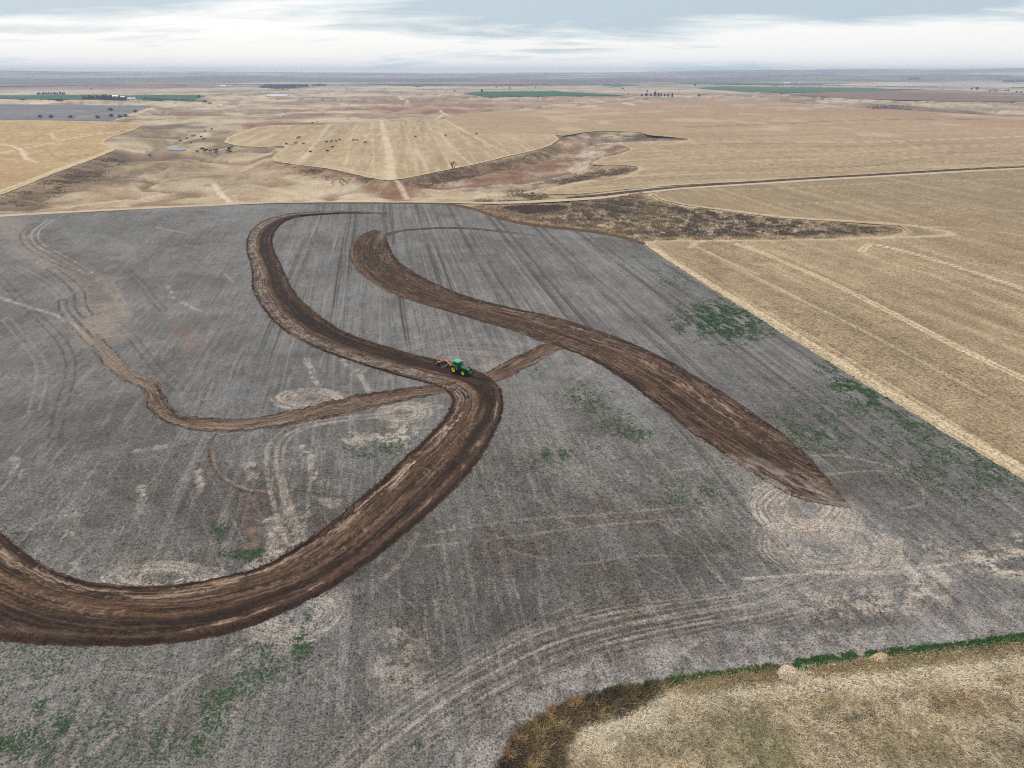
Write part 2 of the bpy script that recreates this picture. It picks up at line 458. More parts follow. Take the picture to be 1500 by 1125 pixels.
PALE = lin((190, 180, 168)); TANL = lin((164, 153, 143)); DARKS = lin((82, 72, 68)); REDP = lin((140, 112, 98))
F_TRACKS = [  # (pixels, half width m, half gauge m (0 = single), strength, colour)
    ([(495, 1140), (560, 1078), (640, 1020), (720, 975), (800, 935), (880, 912), (960, 898), (1040, 886), (1120, 874), (1180, 852), (1250, 836), (1330, 832)], 0.24, 1.25, 0.6, TANL),
    ([(545, 1140), (610, 1075), (680, 1025), (760, 978), (840, 945), (920, 925), (1000, 907), (1080, 897), (1150, 880), (1210, 850), (1250, 810)], 0.24, 1.2, 0.5, TANL),
    ([(640, 1000), (760, 935), (880, 908), (1000, 880), (1100, 862), (1180, 842)], 0.9, 0, 0.25, TANL),
    ([(690, 1140), (740, 1060), (800, 1015), (880, 990), (1000, 975), (1150, 955), (1300, 935), (1500, 908), (1700, 876)], 3.2, 0, 0.75, lin((156, 151, 148))),
    ([(660, 1140), (705, 1060), (770, 1005), (860, 980)], 0.25, 1.0, 0.45, DARKS),
    ([(100, 1130), (210, 1045), (330, 965), (430, 900)], 0.30, 0, 0.5, TANL),
    ([(0, 1010), (140, 985), (300, 1000)], 0.25, 0, 0.3, TANL),
    ([(0, 408), (27, 437), (67, 475), (91, 501), (103, 528), (101, 560), (91, 590), (80, 640)], 0.35, 1.1, 0.6, DARKS),
    ([(-40, 420), (0, 436), (40, 449), (80, 461), (107, 477), (133, 504), (150, 522)], 0.68, 0, 0.95, lin((172, 162, 150))),
    ([(149, 459), (187, 488), (211, 517), (235, 547), (262, 570)], 0.35, 1.1, 0.5, DARKS),
    ([(185, 395), (210, 418), (219, 432), (240, 455)], 0.35, 1.1, 0.5, DARKS),
    ([(20, 390), (60, 410), (90, 436), (100, 455), (120, 478)], 0.3, 1.1, 0.45, TANL),
    ([(10, 468), (40, 505), (58, 530), (60, 560), (50, 600)], 0.35, 1.1, 0.35, TANL),
    ([(160, 415), (175, 440), (185, 458)], 0.35, 1.1, 0.45, TANL),
    # broad scraped trail coming down from the upper left
    ([(8, 325), (18, 345), (45, 372), (85, 390), (120, 408), (140, 428), (150, 450), (152, 480), (150, 500)], 5.0, 0, 0.95, lin((146, 134, 123))),
    ([(60, 325), (36, 340), (40, 358), (70, 378), (110, 395)], 0.4, 1.3, 0.75, lin((90, 74, 66))),
    ([(75, 322), (52, 340), (58, 358), (90, 376), (130, 400)], 0.4, 1.3, 0.6, lin((196, 180, 164))),
    ([(62, 352), (95, 380), (122, 402), (140, 425), (150, 440)], 3.2, 0, 0.6, lin((92, 84, 80))),
    ([(75, 393), (100, 412), (115, 428), (119, 450), (128, 462)], 0.4, 1.6, 0.7, lin((70, 60, 55))),
    ([(150, 405), (160, 420), (175, 445), (190, 470)], 2.2, 0, 0.35, TANL),
    ([(92, 440), (95, 458), (115, 480), (140, 508), (160, 530)], 0.45, 1.2, 0.7, lin((80, 66, 58))),
    # bleached streaks
    ([(245, 417), (253, 437)], 0.79, 0, 0.50, PALE), ([(267, 443), (293, 456)], 0.65, 0, 0.43, PALE),
    ([(258, 474), (283, 510)], 2.4, 0, 0.4, REDP), ([(278, 508), (330, 498), (400, 480)], 0.45, 0, 0.55, REDP),
    ([(230, 405), (300, 404), (365, 396)], 0.5, 0, 0.4, DARKS), ([(245, 388), (300, 380), (350, 372)], 0.4, 0, 0.35, DARKS),
    ([(228, 333), (270, 341)], 0.58, 0, 0.43, PALE), ([(268, 359), (292, 362)], 0.50, 0, 0.43, PALE),
    ([(330, 402), (342, 414)], 0.65, 0, 0.36, PALE), ([(320, 548), (340, 560)], 1.6, 0, 0.4, REDP),
    ([(448, 522), (458, 548), (466, 564)], 0.72, 0, 0.54, PALE), ([(500, 528), (512, 537), (527, 543)], 0.86, 0, 0.50, PALE), ([(528, 550), (540, 572)], 0.65, 0, 0.50, PALE),
    ([(444, 655), (455, 680), (466, 706)], 0.94, 0, 0.50, PALE), ([(470, 722), (486, 738)], 1.44, 0, 0.36, PALE),
    ([(362, 676), (372, 700)], 0.86, 0, 0.40, PALE), ([(291, 690), (292, 720)], 0.72, 0, 0.54, PALE), ([(207, 712), (207, 750)], 0.72, 0, 0.54, PALE),
    ([(200, 660), (238, 655)], 0.86, 0, 0.43, PALE), ([(20, 672), (24, 700)], 0.94, 0, 0.36, PALE), ([(105, 750), (106, 780)], 0.86, 0, 0.43, PALE), ([(108, 820), (112, 850)], 0.72, 0, 0.36, PALE),
    ([(364, 726), (367, 760), (368, 808)], 1.0, 0, 0.6, REDP), ([(400, 760), (408, 805)], 1.15, 0, 0.43, PALE),
    ([(346, 700), (352, 760), (356, 800)], 0.9, 0, 0.35, DARKS),
    # the little gully
    ([(316, 636), (306, 655), (311, 684), (329, 705), (359, 720), (401, 725), (443, 720), (500, 729)], 0.24, 0, 0.8, lin((84, 66, 58))),
    ([(310, 655), (316, 684), (334, 703), (362, 716), (401, 721)], 0.25, 0, 0.45, lin((158, 136, 122))),
    # pale wheel tracks in the middle left
    ([(640, 596), (600, 604), (540, 610), (470, 618), (425, 630), (402, 650), (398, 684), (408, 734), (428, 792)], 0.40, 0.95, 0.65, TANL),
    ([(640, 588), (590, 600), (520, 612), (450, 628), (420, 648), (414, 690), (424, 735), (446, 790)], 0.35, 0, 0.5, TANL),
    # cross tracks, lower middle
    ([(640, 780), (760, 762), (900, 752), (1000, 742)], 0.3, 0, 0.4, TANL), ([(620, 800), (720, 790), (880, 770), (1000, 760)], 0.3, 0, 0.35, TANL),
    ([(700, 790), (780, 815), (850, 826), (920, 815), (1000, 815)], 0.25, 0, 0.22, TANL),
    ([(985, 690), (1060, 682), (1140, 672), (1230, 668), (1330, 690)], 0.3, 0, 0.45, TANL),
    ([(1210, 695), (1290, 690), (1340, 705), (1352, 735), (1320, 745)], 0.25, 0, 0.5, TANL),
    ([(1090, 848), (1200, 840), (1300, 838), (1420, 822), (1500, 812)], 0.35, 0, 0.6, PALE),
    ([(560, 850), (595, 815), (610, 780)], 0.5, 0, 0.3, TANL),
    ([(870, 520), (862, 545), (840, 560)], 0.8, 0, 0.5, TANL),
    ([(520, 548), (570, 520), (640, 503), (720, 500), (790, 510)], 0.5, 1.0, 0.35, TANL),
]
for _dy, _w, _st in ((-34, 0.13, 0.32), (-24, 0.12, 0.30), (-13, 0.14, 0.36), (9, 0.12, 0.34), (21, 0.13, 0.38), (31, 0.12, 0.3), (44, 0.14, 0.34), (57, 0.12, 0.3), (70, 0.14, 0.34), (84, 0.13, 0.3)):
    F_TRACKS.append(([(470 + _dy, 1160), (560 + _dy * 0.9, 1078 + _dy * 0.25), (640 + _dy * 0.7, 1020 + _dy * 0.5), (720 + _dy * 0.5, 975 + _dy * 0.7), (800 + _dy * 0.3, 938 + _dy * 0.8), (900, 908 + _dy * 0.75), (1020, 888 + _dy * 0.6), (1140, 868 + _dy * 0.5), (1260, 838 + _dy * 0.5), (1400, 815 + _dy * 0.5)], _w, 0.9, _st, lin((158, 149, 140)) if _dy % 2 else lin((150, 143, 136))))
for _x0, _y0, _x1, _y1, _c in ((640, 1000, 900, 860, 0), (700, 700, 1010, 860, 0), (760, 660, 1080, 830, 0), (560, 860, 640, 960, 0), (880, 640, 1120, 760, 1), (960, 700, 1200, 900, 0), (620, 740, 760, 880, 1), (1300, 760, 1460, 860, 0), (1350, 700, 1500, 780, 0), (300, 1060, 480, 960, 0), (60, 960, 180, 1060, 0), (420, 940, 540, 1080, 0)):
    F_TRACKS.append(([(_x0, _y0), ((_x0 + _x1) / 2 + 8, (_y0 + _y1) / 2 - 5), (_x1, _y1)], 0.13, 0.95, 0.32, lin((154, 147, 140)) if not _c else lin((80, 74, 71))))
# turning loops: (centre px, rx px, ry px, rings, strength)
F_LOOPS = [(1178, 748, 80, 48, 9, 0.85), (1215, 800, 114, 44, 7, 0.60), (432, 898, 74, 48, 6, 0.65), (238, 846, 96, 24, 4, 0.7), (452, 584, 56, 17, 5, 0.75),
           (592, 604, 44, 17, 5, 0.7), (690, 530, 80, 28, 3, 0.25)]
F_PATCH = [  # bleached / dark areas: polygon px, strength, colour
    ([(525, 648), (556, 628), (590, 612), (602, 634), (584, 646), (548, 652)], 0.75, PALE),
    ([(1195, 886), (1320, 874), (1345, 838), (1400, 832), (1440, 820), (1400, 850), (1412, 872), (1390, 886), (1330, 882), (1260, 892), (1200, 902)], 0.8, PALE),
    ([(1380, 815), (1440, 798), (1500, 792), (1560, 790), (1560, 826), (1500, 836), (1430, 836)], 0.75, PALE),
    ([(1240, 780), (1330, 790), (1350, 812), (1270, 800)], 0.45, PALE),
    ([(520, 950), (590, 920), (610, 960), (580, 1010), (530, 990)], 0.35, PALE),
    ([(250, 842), (300, 842), (300, 856), (240, 858)], 0.5, PALE),
    ([(380, 775), (430, 750), (420, 812), (385, 815)], 0.4, PALE),
    ([(1100, 700), (1170, 720), (1215, 742), (1250, 745), (1240, 790), (1130, 780), (1095, 735)], 0.30, lin((150, 140, 131))),
    ([(690, 770), (800, 730), (1000, 740), (1080, 790), (1000, 830), (850, 850), (720, 830)], 0.40, DARKS),
    ([(880, 905), (1020, 912), (1190, 905), (1500, 880), (1500, 905), (1200, 935), (1000, 955), (900, 950)], 0.45, DARKS),
    ([(1240, 655), (1350, 690), (1420, 760), (1330, 770), (1250, 720)], 0.30, DARKS),
    ([(60, 330), (110, 355), (170, 350), (150, 420), (110, 400)], 0.25, DARKS),
    ([(340, 700), (390, 720), (400, 790), (360, 810)], 0.30, DARKS),
]

def loops_of(x, y):
    out = np.zeros_like(x)
    for cx, cy, rx, ry, nring, st in F_LOOPS:
        c = unproj(cx, cy); a = unproj(cx + rx, cy); b = unproj(cx, cy + ry)
        RXm = math.hypot(a[0] - c[0], a[1] - c[1]); RYm = math.hypot(b[0] - c[0], b[1] - c[1])
        k = np.nonzero((np.abs(x - c[0]) < RXm * 1.2) & (np.abs(y - c[1]) < RYm * 1.3))[0]
        if not len(k): continue
        u = (x[k] - c[0]) / RXm; v = (y[k] - c[1]) / RYm
        rr = np.hypot(u, v) + (fbm(x[k], y[k], 6, 3, 31) - 0.5) * 0.15
        w = rr + 0.12 * np.sin(2 * np.arctan2(v, u) + cx)
        al = np.arctan2(v, u)
        ph_ = w * nring + 0.5 * (vnoise(w * 5 + cx, np.floor(w * nring) * 3.1 + np.sin(al) * 0.7, 35) - 0.5)
        ring = np.maximum(0.5 + 0.5 * np.cos(ph_ * 2 * math.pi), 0.85 * (0.5 + 0.5 * np.cos((ph_ * 1.63 + 0.3) * 2 * math.pi))) * (0.65 + 0.35 * ss(0.3, 0.55, vnoise(np.cos(al) * 2.2 + w * 9, np.sin(al) * 2.2 + cy, 36)))
        m = ss(0.40, 0.75, ring) * ss(1.03, 0.94, rr) * ss(0.18, 0.34, rr)
        m = m * (0.40 + 0.60 * ss(0.38, 0.56, fbm(x[k], y[k], 4, 4, 33, 0.65))) + 0.30 * ss(1.02, 0.85, rr) * ss(0.1, 0.5, rr) * (0.5 + 0.5 * ss(0.38, 0.58, fbm(x[k], y[k], 5, 4, 37, 0.65)))
        out[k] = np.maximum(out[k], m * st)
    return out

def field_colour(x, y, s, r):
    n = len(x)
    c = np.zeros((n, 4))
    a, b = along(x, y)
    big = fbm(x, y, 70, 4, 41); mid = fbm(x, y, 14, 4, 43); sm = fbm(x, y, 3.2, 3, 47, 0.65)
    near = ss(190, 95, r)                               # the soil by the near headland is browner, further up it is grey and bleached
    base = lin((118, 117, 115))[None, :] * (1 - near[:, None]) + lin((107, 105, 101))[None, :] * near[:, None]
    c[:, :3] = base
    c[:, 3] = 0.50 + 0.30 * near
    # seeding passes: slow lightness change across the rows, stretched along them
    pas = fbm(a / 1.0, b / 40.0, 7.5, 3, 51)
    c[:, :3] *= (1 + (pas - 0.5) * 0.30)[:, None]
    c[:, :3] *= (1 + (big - 0.5) * 0.38)[:, None]
    c[:, :3] *= (1 + (mid - 0.5) * 0.40)[:, None]
    c[:, :3] *= (1 + (sm - 0.5) * 0.42)[:, None]
    # brown, damp patches and chalky ones
    right = ss(-60, 40, x)
    mixc(c, ss(0.52, 0.66, fbm(x, y, 22, 4, 53)) * (0.25 + 0.35 * near), lin((80, 75, 71)))
    mixc(c, ss(0.60, 0.75, fbm(x, y, 30, 4, 57)) * 0.45, lin((138, 138, 139)))
    mixc(c, ss(0.60, 0.72, fbm(a, b / 9.0, 0.9, 4, 59, 0.65)) * 0.30, lin((156, 150, 147)))
    mixc(c, ss(0.60, 0.72, fbm(a, b / 7.0, 0.8, 3, 61, 0.65)) * 0.32, lin((78, 71, 68)))
    # tramlines: wheel pairs every 18.3 m along the rows, in the part above the terraces and on the right
    warp = (fbm(x, y, 60, 2, 63) - 0.5) * 1.5
    f = np.mod(a + warp + 3.0, 18.3)
    lines = np.clip(ss(135, 200, y) * ss(-70, -20, a) + ss(10, 50, x - 0.25 * (y - 100)) * 0.8, 0, 1)
    faint = 0.55 + 0.45 * lines
    faint *= 0.5 + 0.5 * ss(-75, -25, a)
    brk = 0.35 + 0.65 * ss(0.35, 0.6, fbm(a, b / 10.0, 4, 3, 65))
    for p0, w, st in ((3.0, 0.26, 0.85), (4.0, 0.24, 0.75), (6.9, 0.26, 0.85), (7.9, 0.24, 0.65), (12.4, 0.3, 0.4), (13.5, 0.25, 0.3)):
        m = ss(w * 2.0, w * 0.5, np.abs(f - p0))
        mixc(c, m * st * brk * lines * 1.0, lin((62, 58, 57)))
    fl = np.mod(a + warp * 0.7 + 8.0, 9.15)
    m = ss(0.8, 0.3, np.abs(fl - 4.0)) * ss(0.45, 0.62, fbm(a, b / 12.0, 5, 3, 67))
    mixc(c, m * 0.4 * faint, lin((152, 146, 142)))
    for _k, (_p, _w, _s) in enumerate(((6.1, 0.22, 0.55), (3.35, 0.16, 0.4), (11.7, 0.25, 0.5), (2.2, 0.14, 0.35))):
        _f = np.mod(a + (fbm(x, y, 45, 2, 640 + _k) - 0.5) * 2.2, _p)
        mixc(c, ss(_w * 2, _w * 0.6, np.abs(_f - _p / 2)) * ss(0.47, 0.60, fbm(a, b / 14.0, 5, 4, 650 + _k, 0.6)) * _s * faint * (1.0 if _k % 2 else 0.75), lin((152, 146, 142)) if _k % 2 == 0 else lin((76, 71, 69)))
    _ob = x * 0.82 + y * 0.57                       # an older set of passes at a slant, near part only
    _f = np.mod(_ob + (fbm(x, y, 30, 2, 661) - 0.5) * 1.5, 4.6)
    mixc(c, ss(0.30, 0.1, np.abs(_f - 2)) * near * ss(0.50, 0.62, fbm(x, y, 16, 4, 663)) * 0.28, lin((144, 138, 134)))
    # fine oblique old rows lower down
    for pts, st, tcol in F_PATCH:
        d = sdf(x, y, W(pts), 14)
        m = ss(-4.0, 3.0, d + (fbm(x, y, 7, 3, 71) - 0.5) * 12)
        rag = ss(0.46, 0.58, fbm(x, y, 1.7, 5, 73, 0.75)) if tcol is PALE else 0.5 + 0.5 * ss(0.35, 0.65, fbm(x, y, 4, 3, 74))
        mixc(c, m * rag * st, tcol)
    for pts, w, gauge, st, tcol in F_TRACKS:
        P = catmull(W(pts), 7)
        mg = w * 2.5 + gauge + 2.0
        d = ldist(x, y, P, mg)
        if gauge: d = np.abs(d - gauge)
        k = np.nonzero(d < w * 2.2)[0]
        if not len(k): continue
        wob = (fbm(x[k], y[k], max(1.2, w * 1.5), 3, 77) - 0.5) * w * (1.6 if w > 0.7 else 0.8)
        m = ss(w * 1.5, w * 0.55, d[k] + wob)
        m = m * ((0.42 + 0.58 * ss(0.36, 0.58, fbm(x[k], y[k], 3.0, 4, 79, 0.65))) if gauge or w < 0.7 else (0.35 + 0.65 * ss(0.40, 0.60, fbm(x[k], y[k], 2.5, 4, 81, 0.7))) if w > 3 else (0.1 + 0.9 * ss(0.44, 0.60, fbm(x[k], y[k], 1.8, 5, 80, 0.75))))
        cc = c[k]; mixc(cc, m * st, tcol); c[k] = cc
    mixc(c, loops_of(x, y), lin((176, 165, 153)))
    # headland next to the stubble and the top road: lighter rim
    mixc(c, ss(1.2, 0.2, s) * 0.35, lin((150, 138, 124)))
    return c

def stubble_colour(base, light, darkc, sp=0.34, seed=0, swath=9.15, swdir=ROW_AZ, swamt=0.16, edgecol=None, edgew=3.0):
    dxr, dyr = math.sin(swdir), math.cos(swdir)
    def f(x, y, s, r):
        c = np.zeros((len(x), 4)); c[:, :3] = base; c[:, 3] = sp
        a = x * dyr - y * dxr; b = x * dxr + y * dyr
        c[:, :3] *= (1 + (fbm(x, y, 160, 4, 101 + seed) - 0.5) * 0.32)[:, None]
        c[:, :3] *= (1 + (fbm(x, y, 26, 4, 103 + seed) - 0.5) * 0.30)[:, None]
        c[:, :3] *= (1 + (fbm(x, y, 3.5, 3, 105 + seed, 0.65) - 0.5) * 0.50)[:, None]
        c[:, :3] *= (1 + (fbm(a, b / 60.0, swath * 0.8, 3, 107 + seed) - 0.5) * 2 * swamt)[:, None]
        q = np.mod(a + (fbm(x, y, 80, 2, 111 + seed) - 0.5) * 3, swath * 2)
        m = ss(1.0, 0.3, np.abs(q - swath)) * ss(0.45, 0.6, fbm(a, b / 25.0, 8, 3, 113 + seed))
        mixc(c, m * 0.45, light)
        mixc(c, ss(0.58, 0.72, fbm(a, b / 14.0, 5, 4, 115 + seed)) * 0.35, light)
        mixc(c, ss(0.60, 0.74, fbm(a, b / 10.0, 6, 4, 117 + seed)) * 0.35, darkc)
        ec = light if edgecol is None else edgecol
        mixc(c, ss(edgew, edgew * 0.3, s + (fbm(x, y, 6, 3, 119) - 0.5) * edgew) * 0.6, ec)
        return c
    return f

ST_L = lin((206, 187, 153)); ST_D = lin((124, 104, 80))
_sr = stubble_colour(lin((155, 137, 110)), ST_L, ST_D, 0.62, 1, edgew=3.4)
STUB_TRACKS = [([(1080, 358), (1130, 376), (1200, 406), (1290, 450), (1400, 507), (1500, 555), (1650, 630)], 0.45, 1.0, 1.0),
               ([(1090, 356), (1100, 362), (1130, 374)], 1.2, 0, 0.5),
               ([(1262, 368), (1275, 358), (1300, 362), (1360, 378), (1430, 400), (1500, 424), (1650, 478)], 0.6, 1.0, 0.95),
               ([(1258, 368), (1300, 385), (1370, 405), (1500, 460), (1650, 520)], 0.4, 0.8, 0.4),
               ([(958, 366), (1000, 393), (1100, 453), (1200, 514), (1300, 575), (1400, 634), (1500, 692), (1650, 780)], 0.9, 1.3, 0.75),
               ([(965, 290), (990, 298), (1060, 307), (1150, 318), (1250, 324), (1330, 330), (1395, 342), (1345, 347), (1200, 349), (1000, 351)], 1.2, 1.0, 0.6),
               ([(1330, 330), (1420, 336), (1500, 345), (1600, 355)], 0.6, 1.0, 0.4),
               ([(1015, 360), (1060, 380), (1110, 402)], 0.6, 0, 0.5), ([(1010, 362), (1030, 353), (1070, 352)], 1.5, 0, 0.5),
               ([(1020, 278), (1150, 276), (1300, 268), (1500, 262)], 0.5, 1.4, 0.35), ([(1120, 300), (1300, 296), (1500, 310)], 0.5, 1.4, 0.3)]
def stubR_colour(x, y, s, r):
    c = _sr(x, y, s, r)
    mixc(c, ss(260, 420, r) * 0.35, lin((148, 128, 102)))
    for pts, w, g, st in STUB_TRACKS:
        d = ldist(x, y, catmull(W(pts), 6), w * 3 + g + 2)
        if g:
            inner = d < g
            mixc(c, np.where(inner, 0.25 * st, 0), ST_L)
            d = np.abs(d - g)
        mixc(c, ss(w * 1.5, w * 0.5, d + (fbm(x, y, 1.6, 2, 131) - 0.5) * w) * st, lin((208, 190, 160)))
    d = ldist(x, y, catmull(W([(962, 372), (1000, 396), (1100, 457), (1200, 518), (1300, 580), (1400, 640), (1500, 699), (1650, 788)]), 6), 4)
    mixc(c, ss(0.5, 0.2, np.abs(d - 0.0)) * 0.5, lin((120, 96, 70)))
    return c
_su = stubble_colour(lin((163, 143, 115)), lin((202, 182, 148)), lin((140, 118, 92)), 0.40, 11, swdir=math.radians(78), swath=16, swamt=0.22, edgew=5)
STUBU_TRACKS = [([(1000, 192), (1200, 188), (1350, 190), (1500, 188)], 1.2, 0.35, lin((200, 180, 146))), ([(1050, 200), (1200, 197), (1400, 190)], 1.0, 0.35, lin((134, 112, 88))), ([(1050, 216), (1250, 214), (1500, 208)], 1.0, 0.35, lin((140, 118, 94))), ([(960, 225), (1150, 219), (1400, 214), (1500, 213)], 1.0, 0.4, lin((204, 186, 152))), ([(900, 172), (1100, 168), (1300, 170), (1500, 180)], 1.4, 0.35, lin((146, 118, 94))), ([(800, 178), (950, 176), (1100, 174)], 1.4, 0.3, lin((204, 182, 150))),
                ([(840, 275), (950, 264), (1080, 256), (1200, 248), (1280, 242), (1350, 232)], 0.5, 0.55, lin((110, 92, 72))),
                ([(900, 208), (1010, 207.5), (1150, 208), (1300, 207), (1500, 200)], 1.6, 0.7, lin((206, 188, 155))),
                ([(1010, 186), (1150, 181), (1270, 176), (1400, 175), (1500, 177)], 1.6, 0.65, lin((118, 96, 76))),
                ([(880, 238), (1000, 230), (1200, 226), (1350, 217)], 1.4, 0.5, lin((206, 188, 155))),
                ([(900, 250), (1100, 237), (1300, 232), (1500, 222)], 1.0, 0.4, lin((206, 188, 155))),
                ([(850, 266), (960, 258), (1100, 245), (1180, 236)], 0.7, 0.45, lin((120, 100, 78))),
                ([(1500, 232), (1300, 243), (1100, 255), (900, 268)], 0.9, 0.4, lin((204, 186, 154)))]
def stubU_colour(x, y, s, r):
    c = _su(x, y, s, r)
    far = ss(750, 1000, r + (fbm(x, y, 200, 3, 141) - 0.5) * 180)
    mixc(c, far * 0.55, lin((177, 150, 121)))
    mixc(c, ss(1250, 1900, r) * 0.5 + ss(0.55, 0.66, fbm(x, y, 240, 4, 143)) * ss(1100, 1500, r) * 0.5, lin((166, 132, 110)))
    mixc(c, ss(0.60, 0.72, fbm(x, y, 90, 4, 147)) * far * 0.4, lin((206, 190, 164)))
    # bleached bare knolls on the far rim
    for cx, cy, rx, ry, st in ((848, 153, 28, 3.5, 0.85), (920, 152, 8, 3, 0.8), (800, 157, 26, 3, 0.6), (885, 180, 14, 3, 0.4)):
        p0 = unproj(cx, cy); p1 = unproj(cx + rx, cy); p2 = unproj(cx, cy - ry)
        u = (x - p0[0]) / abs(p1[0] - p0[0]); v = (y - p0[1]) / abs(p2[1] - p0[1])
        mixc(c, ss(1.1, 0.5, np.hypot(u, v) + (fbm(x, y, 30, 4, 149, 0.65) - 0.5) * 1.2) * st, lin((208, 198, 180)))
    for pts, w, st, tcol in STUBU_TRACKS:
        Pw = W(pts); w = max(w, 0.30 * float((Pw ** 2).sum(1).mean()) / 70000.0)
        d = ldist(x, y, catmull(Pw, 6), w * 4)
        mixc(c, ss(w * 1.4, w * 0.5, d + (fbm(x, y, 9, 3, 151) - 0.5) * w) * st, tcol)
    return c
_sc = stubble_colour(lin((174, 153, 122)), lin((210, 194, 162)), lin((150, 130, 104)), 0.34, 21, swdir=math.radians(-8), swath=11, swamt=0.20, edgew=5)
CENT_TRACKS = [([(558, 176), (568, 215), (574, 263)], 4.0, 0.85), ([(482, 184), (466, 205), (440, 238)], 2.6, 0.6), ([(640, 190), (668, 222), (690, 240)], 2.2, 0.6), ([(606, 205), (625, 250)], 2.0, 0.5),
               ([(655, 176), (680, 192), (700, 203), (740, 224)], 1.6, 0.55), ([(545, 180), (548, 258)], 1.3, 0.4), ([(520, 182), (505, 245)], 1.4, 0.4), ([(410, 184), (380, 196), (345, 212)], 1.6, 0.5),
               ([(590, 178), (612, 254)], 1.3, 0.35), ([(625, 178), (660, 246)], 1.3, 0.35), ([(405, 233), (480, 243), (560, 258)], 2.5, 0.4), ([(440, 196), (560, 191), (690, 191)], 1.5, 0.3)]
def cent_colour(x, y, s, r):
    c = _sc(x, y, s, r)
    for pts, w, st in CENT_TRACKS:
        d = ldist(x, y, catmull(W(pts), 5), w * 4)
        mixc(c, ss(w * 1.4, w * 0.5, d + (fbm(x, y, 8, 3, 161) - 0.5) * w * 1.5) * st * (0.5 + 0.5 * ss(0.35, 0.6, fbm(x, y, 20, 3, 163))), lin((212, 198, 170)))
    return c
_sl = stubble_colour(lin((180, 153, 113)), lin((214, 193, 155)), lin((168, 140, 100)), 0.30, 31, swdir=math.radians(80), swath=14, swamt=0.15, edgew=5)
LEFT_TRACKS = [([(-80, 238), (0, 224), (60, 213), (120, 200), (195, 190)], 1.8, 0.8), ([(-60, 205), (0, 211), (30, 219), (38, 232), (55, 238)], 2.2, 0.8), ([(75, 195), (80, 203), (95, 206)], 1.8, 0.5),
               ([(75, 195), (100, 190), (130, 187)], 1.6, 0.45), ([(-60, 305), (0, 280), (60, 258), (130, 232), (165, 219)], 2.0, 0.7), ([(-100, 250), (0, 240), (100, 222)], 1.0, 0.35)]
def left_colour(x, y, s, r):
    c = _sl(x, y, s, r)
    for pts, w, st in LEFT_TRACKS:
        d = ldist(x, y, catmull(W(pts), 5), w * 4)
        mixc(c, ss(w * 1.4, w * 0.5, d + (fbm(x, y, 8, 3, 171) - 0.5) * w * 1.5) * st, lin((216, 202, 174)))
    return c
def dark_colour(x, y, s, r):
    c = np.zeros((len(x), 4)); c[:, :3] = lin((122, 121, 126)); c[:, 3] = 0.2
    c[:, :3] *= (1 + (fbm(x, y / 2, 60, 4, 181) - 0.5) * 0.5)[:, None]
    for pts, w, st, tc in (([(60, 171.5), (100, 171), (130, 171.5), (170, 170.5), (200, 165)], 9, 0.8, lin((172, 158, 138))), ([(40, 172.5), (80, 171), (110, 170.5)], 6, 0.6, lin((84, 80, 78))), ([(130, 167), (160, 162), (190, 163)], 5, 0.4, lin((90, 86, 84)))):
        d = ldist(x, y, catmull(W(pts), 5), 60)
        mixc(c, ss(w * 1.6, w * 0.4, d + (fbm(x, y, 25, 3, 183) - 0.5) * w * 2) * st, tc)
    return c
def green_colour(x, y, s, r):
    c = np.zeros((len(x), 4)); c[:, :3] = lin((44, 92, 62)); c[:, 3] = 0.15
    c[:, :3] *= (1 + (fbm(x, y, 120, 4, 191) - 0.5) * 0.5)[:, None]
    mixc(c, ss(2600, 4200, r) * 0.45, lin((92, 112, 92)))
    mixc(c, ss(0.55, 0.72, fbm(x, y, 180, 4, 193)) * 0.4, lin((98, 120, 92)))
    return c
def brown_colour(x, y, s, r):
    c = np.zeros((len(x), 4)); c[:, :3] = lin((128, 106, 92)); c[:, 3] = 0.12
    c[:, :3] *= (1 + (fbm(x, y, 120, 4, 195) - 0.5) * 0.35)[:, None]
    return c
def grassland_colour(x, y, s, r):
    c = np.zeros((len(x), 4)); c[:, :3] = lin((184, 170, 144)); c[:, 3] = 0.5
    c[:, :3] *= (1 + (fbm(x, y, 9, 4, 201) - 0.5) * 0.5)[:, None]
    c[:, :3] *= (1 + (fbm(x, y, 1.6, 3, 203, 0.65) - 0.5) * 0.6)[:, None]
    mixc(c, ss(0.48, 0.66, fbm(x, y, 7, 4, 205)) * 0.35, lin((190, 178, 152)))
    mixc(c, ss(0.54, 0.68, fbm(x, y, 2.4, 5, 207, 0.68)) * 0.5, lin((116, 104, 82)))
    d = ldist(x, y, catmull(W([(870, 1075), (930, 1030), (1010, 1010), (1100, 1000), (1160, 985), (1260, 990), (1380, 975), (1500, 960)]), 5), 8)
    mixc(c, ss(4.0, 0.8, d + (fbm(x, y, 4, 3, 209) - 0.5) * 4) * 0.6, lin((200, 190, 166)))
    d = sdf(x, y, W([(730, 1130), (765, 1070), (800, 1045), (870, 1025), (960, 1012), (900, 1044), (846, 1064), (826, 1100), (818, 1300), (700, 1300)]), 10)
    mixc(c, ss(-1.5, 1.5, d + (fbm(x, y, 3, 3, 211) - 0.5) * 4) * 0.4, lin((110, 97, 78)))
    return c

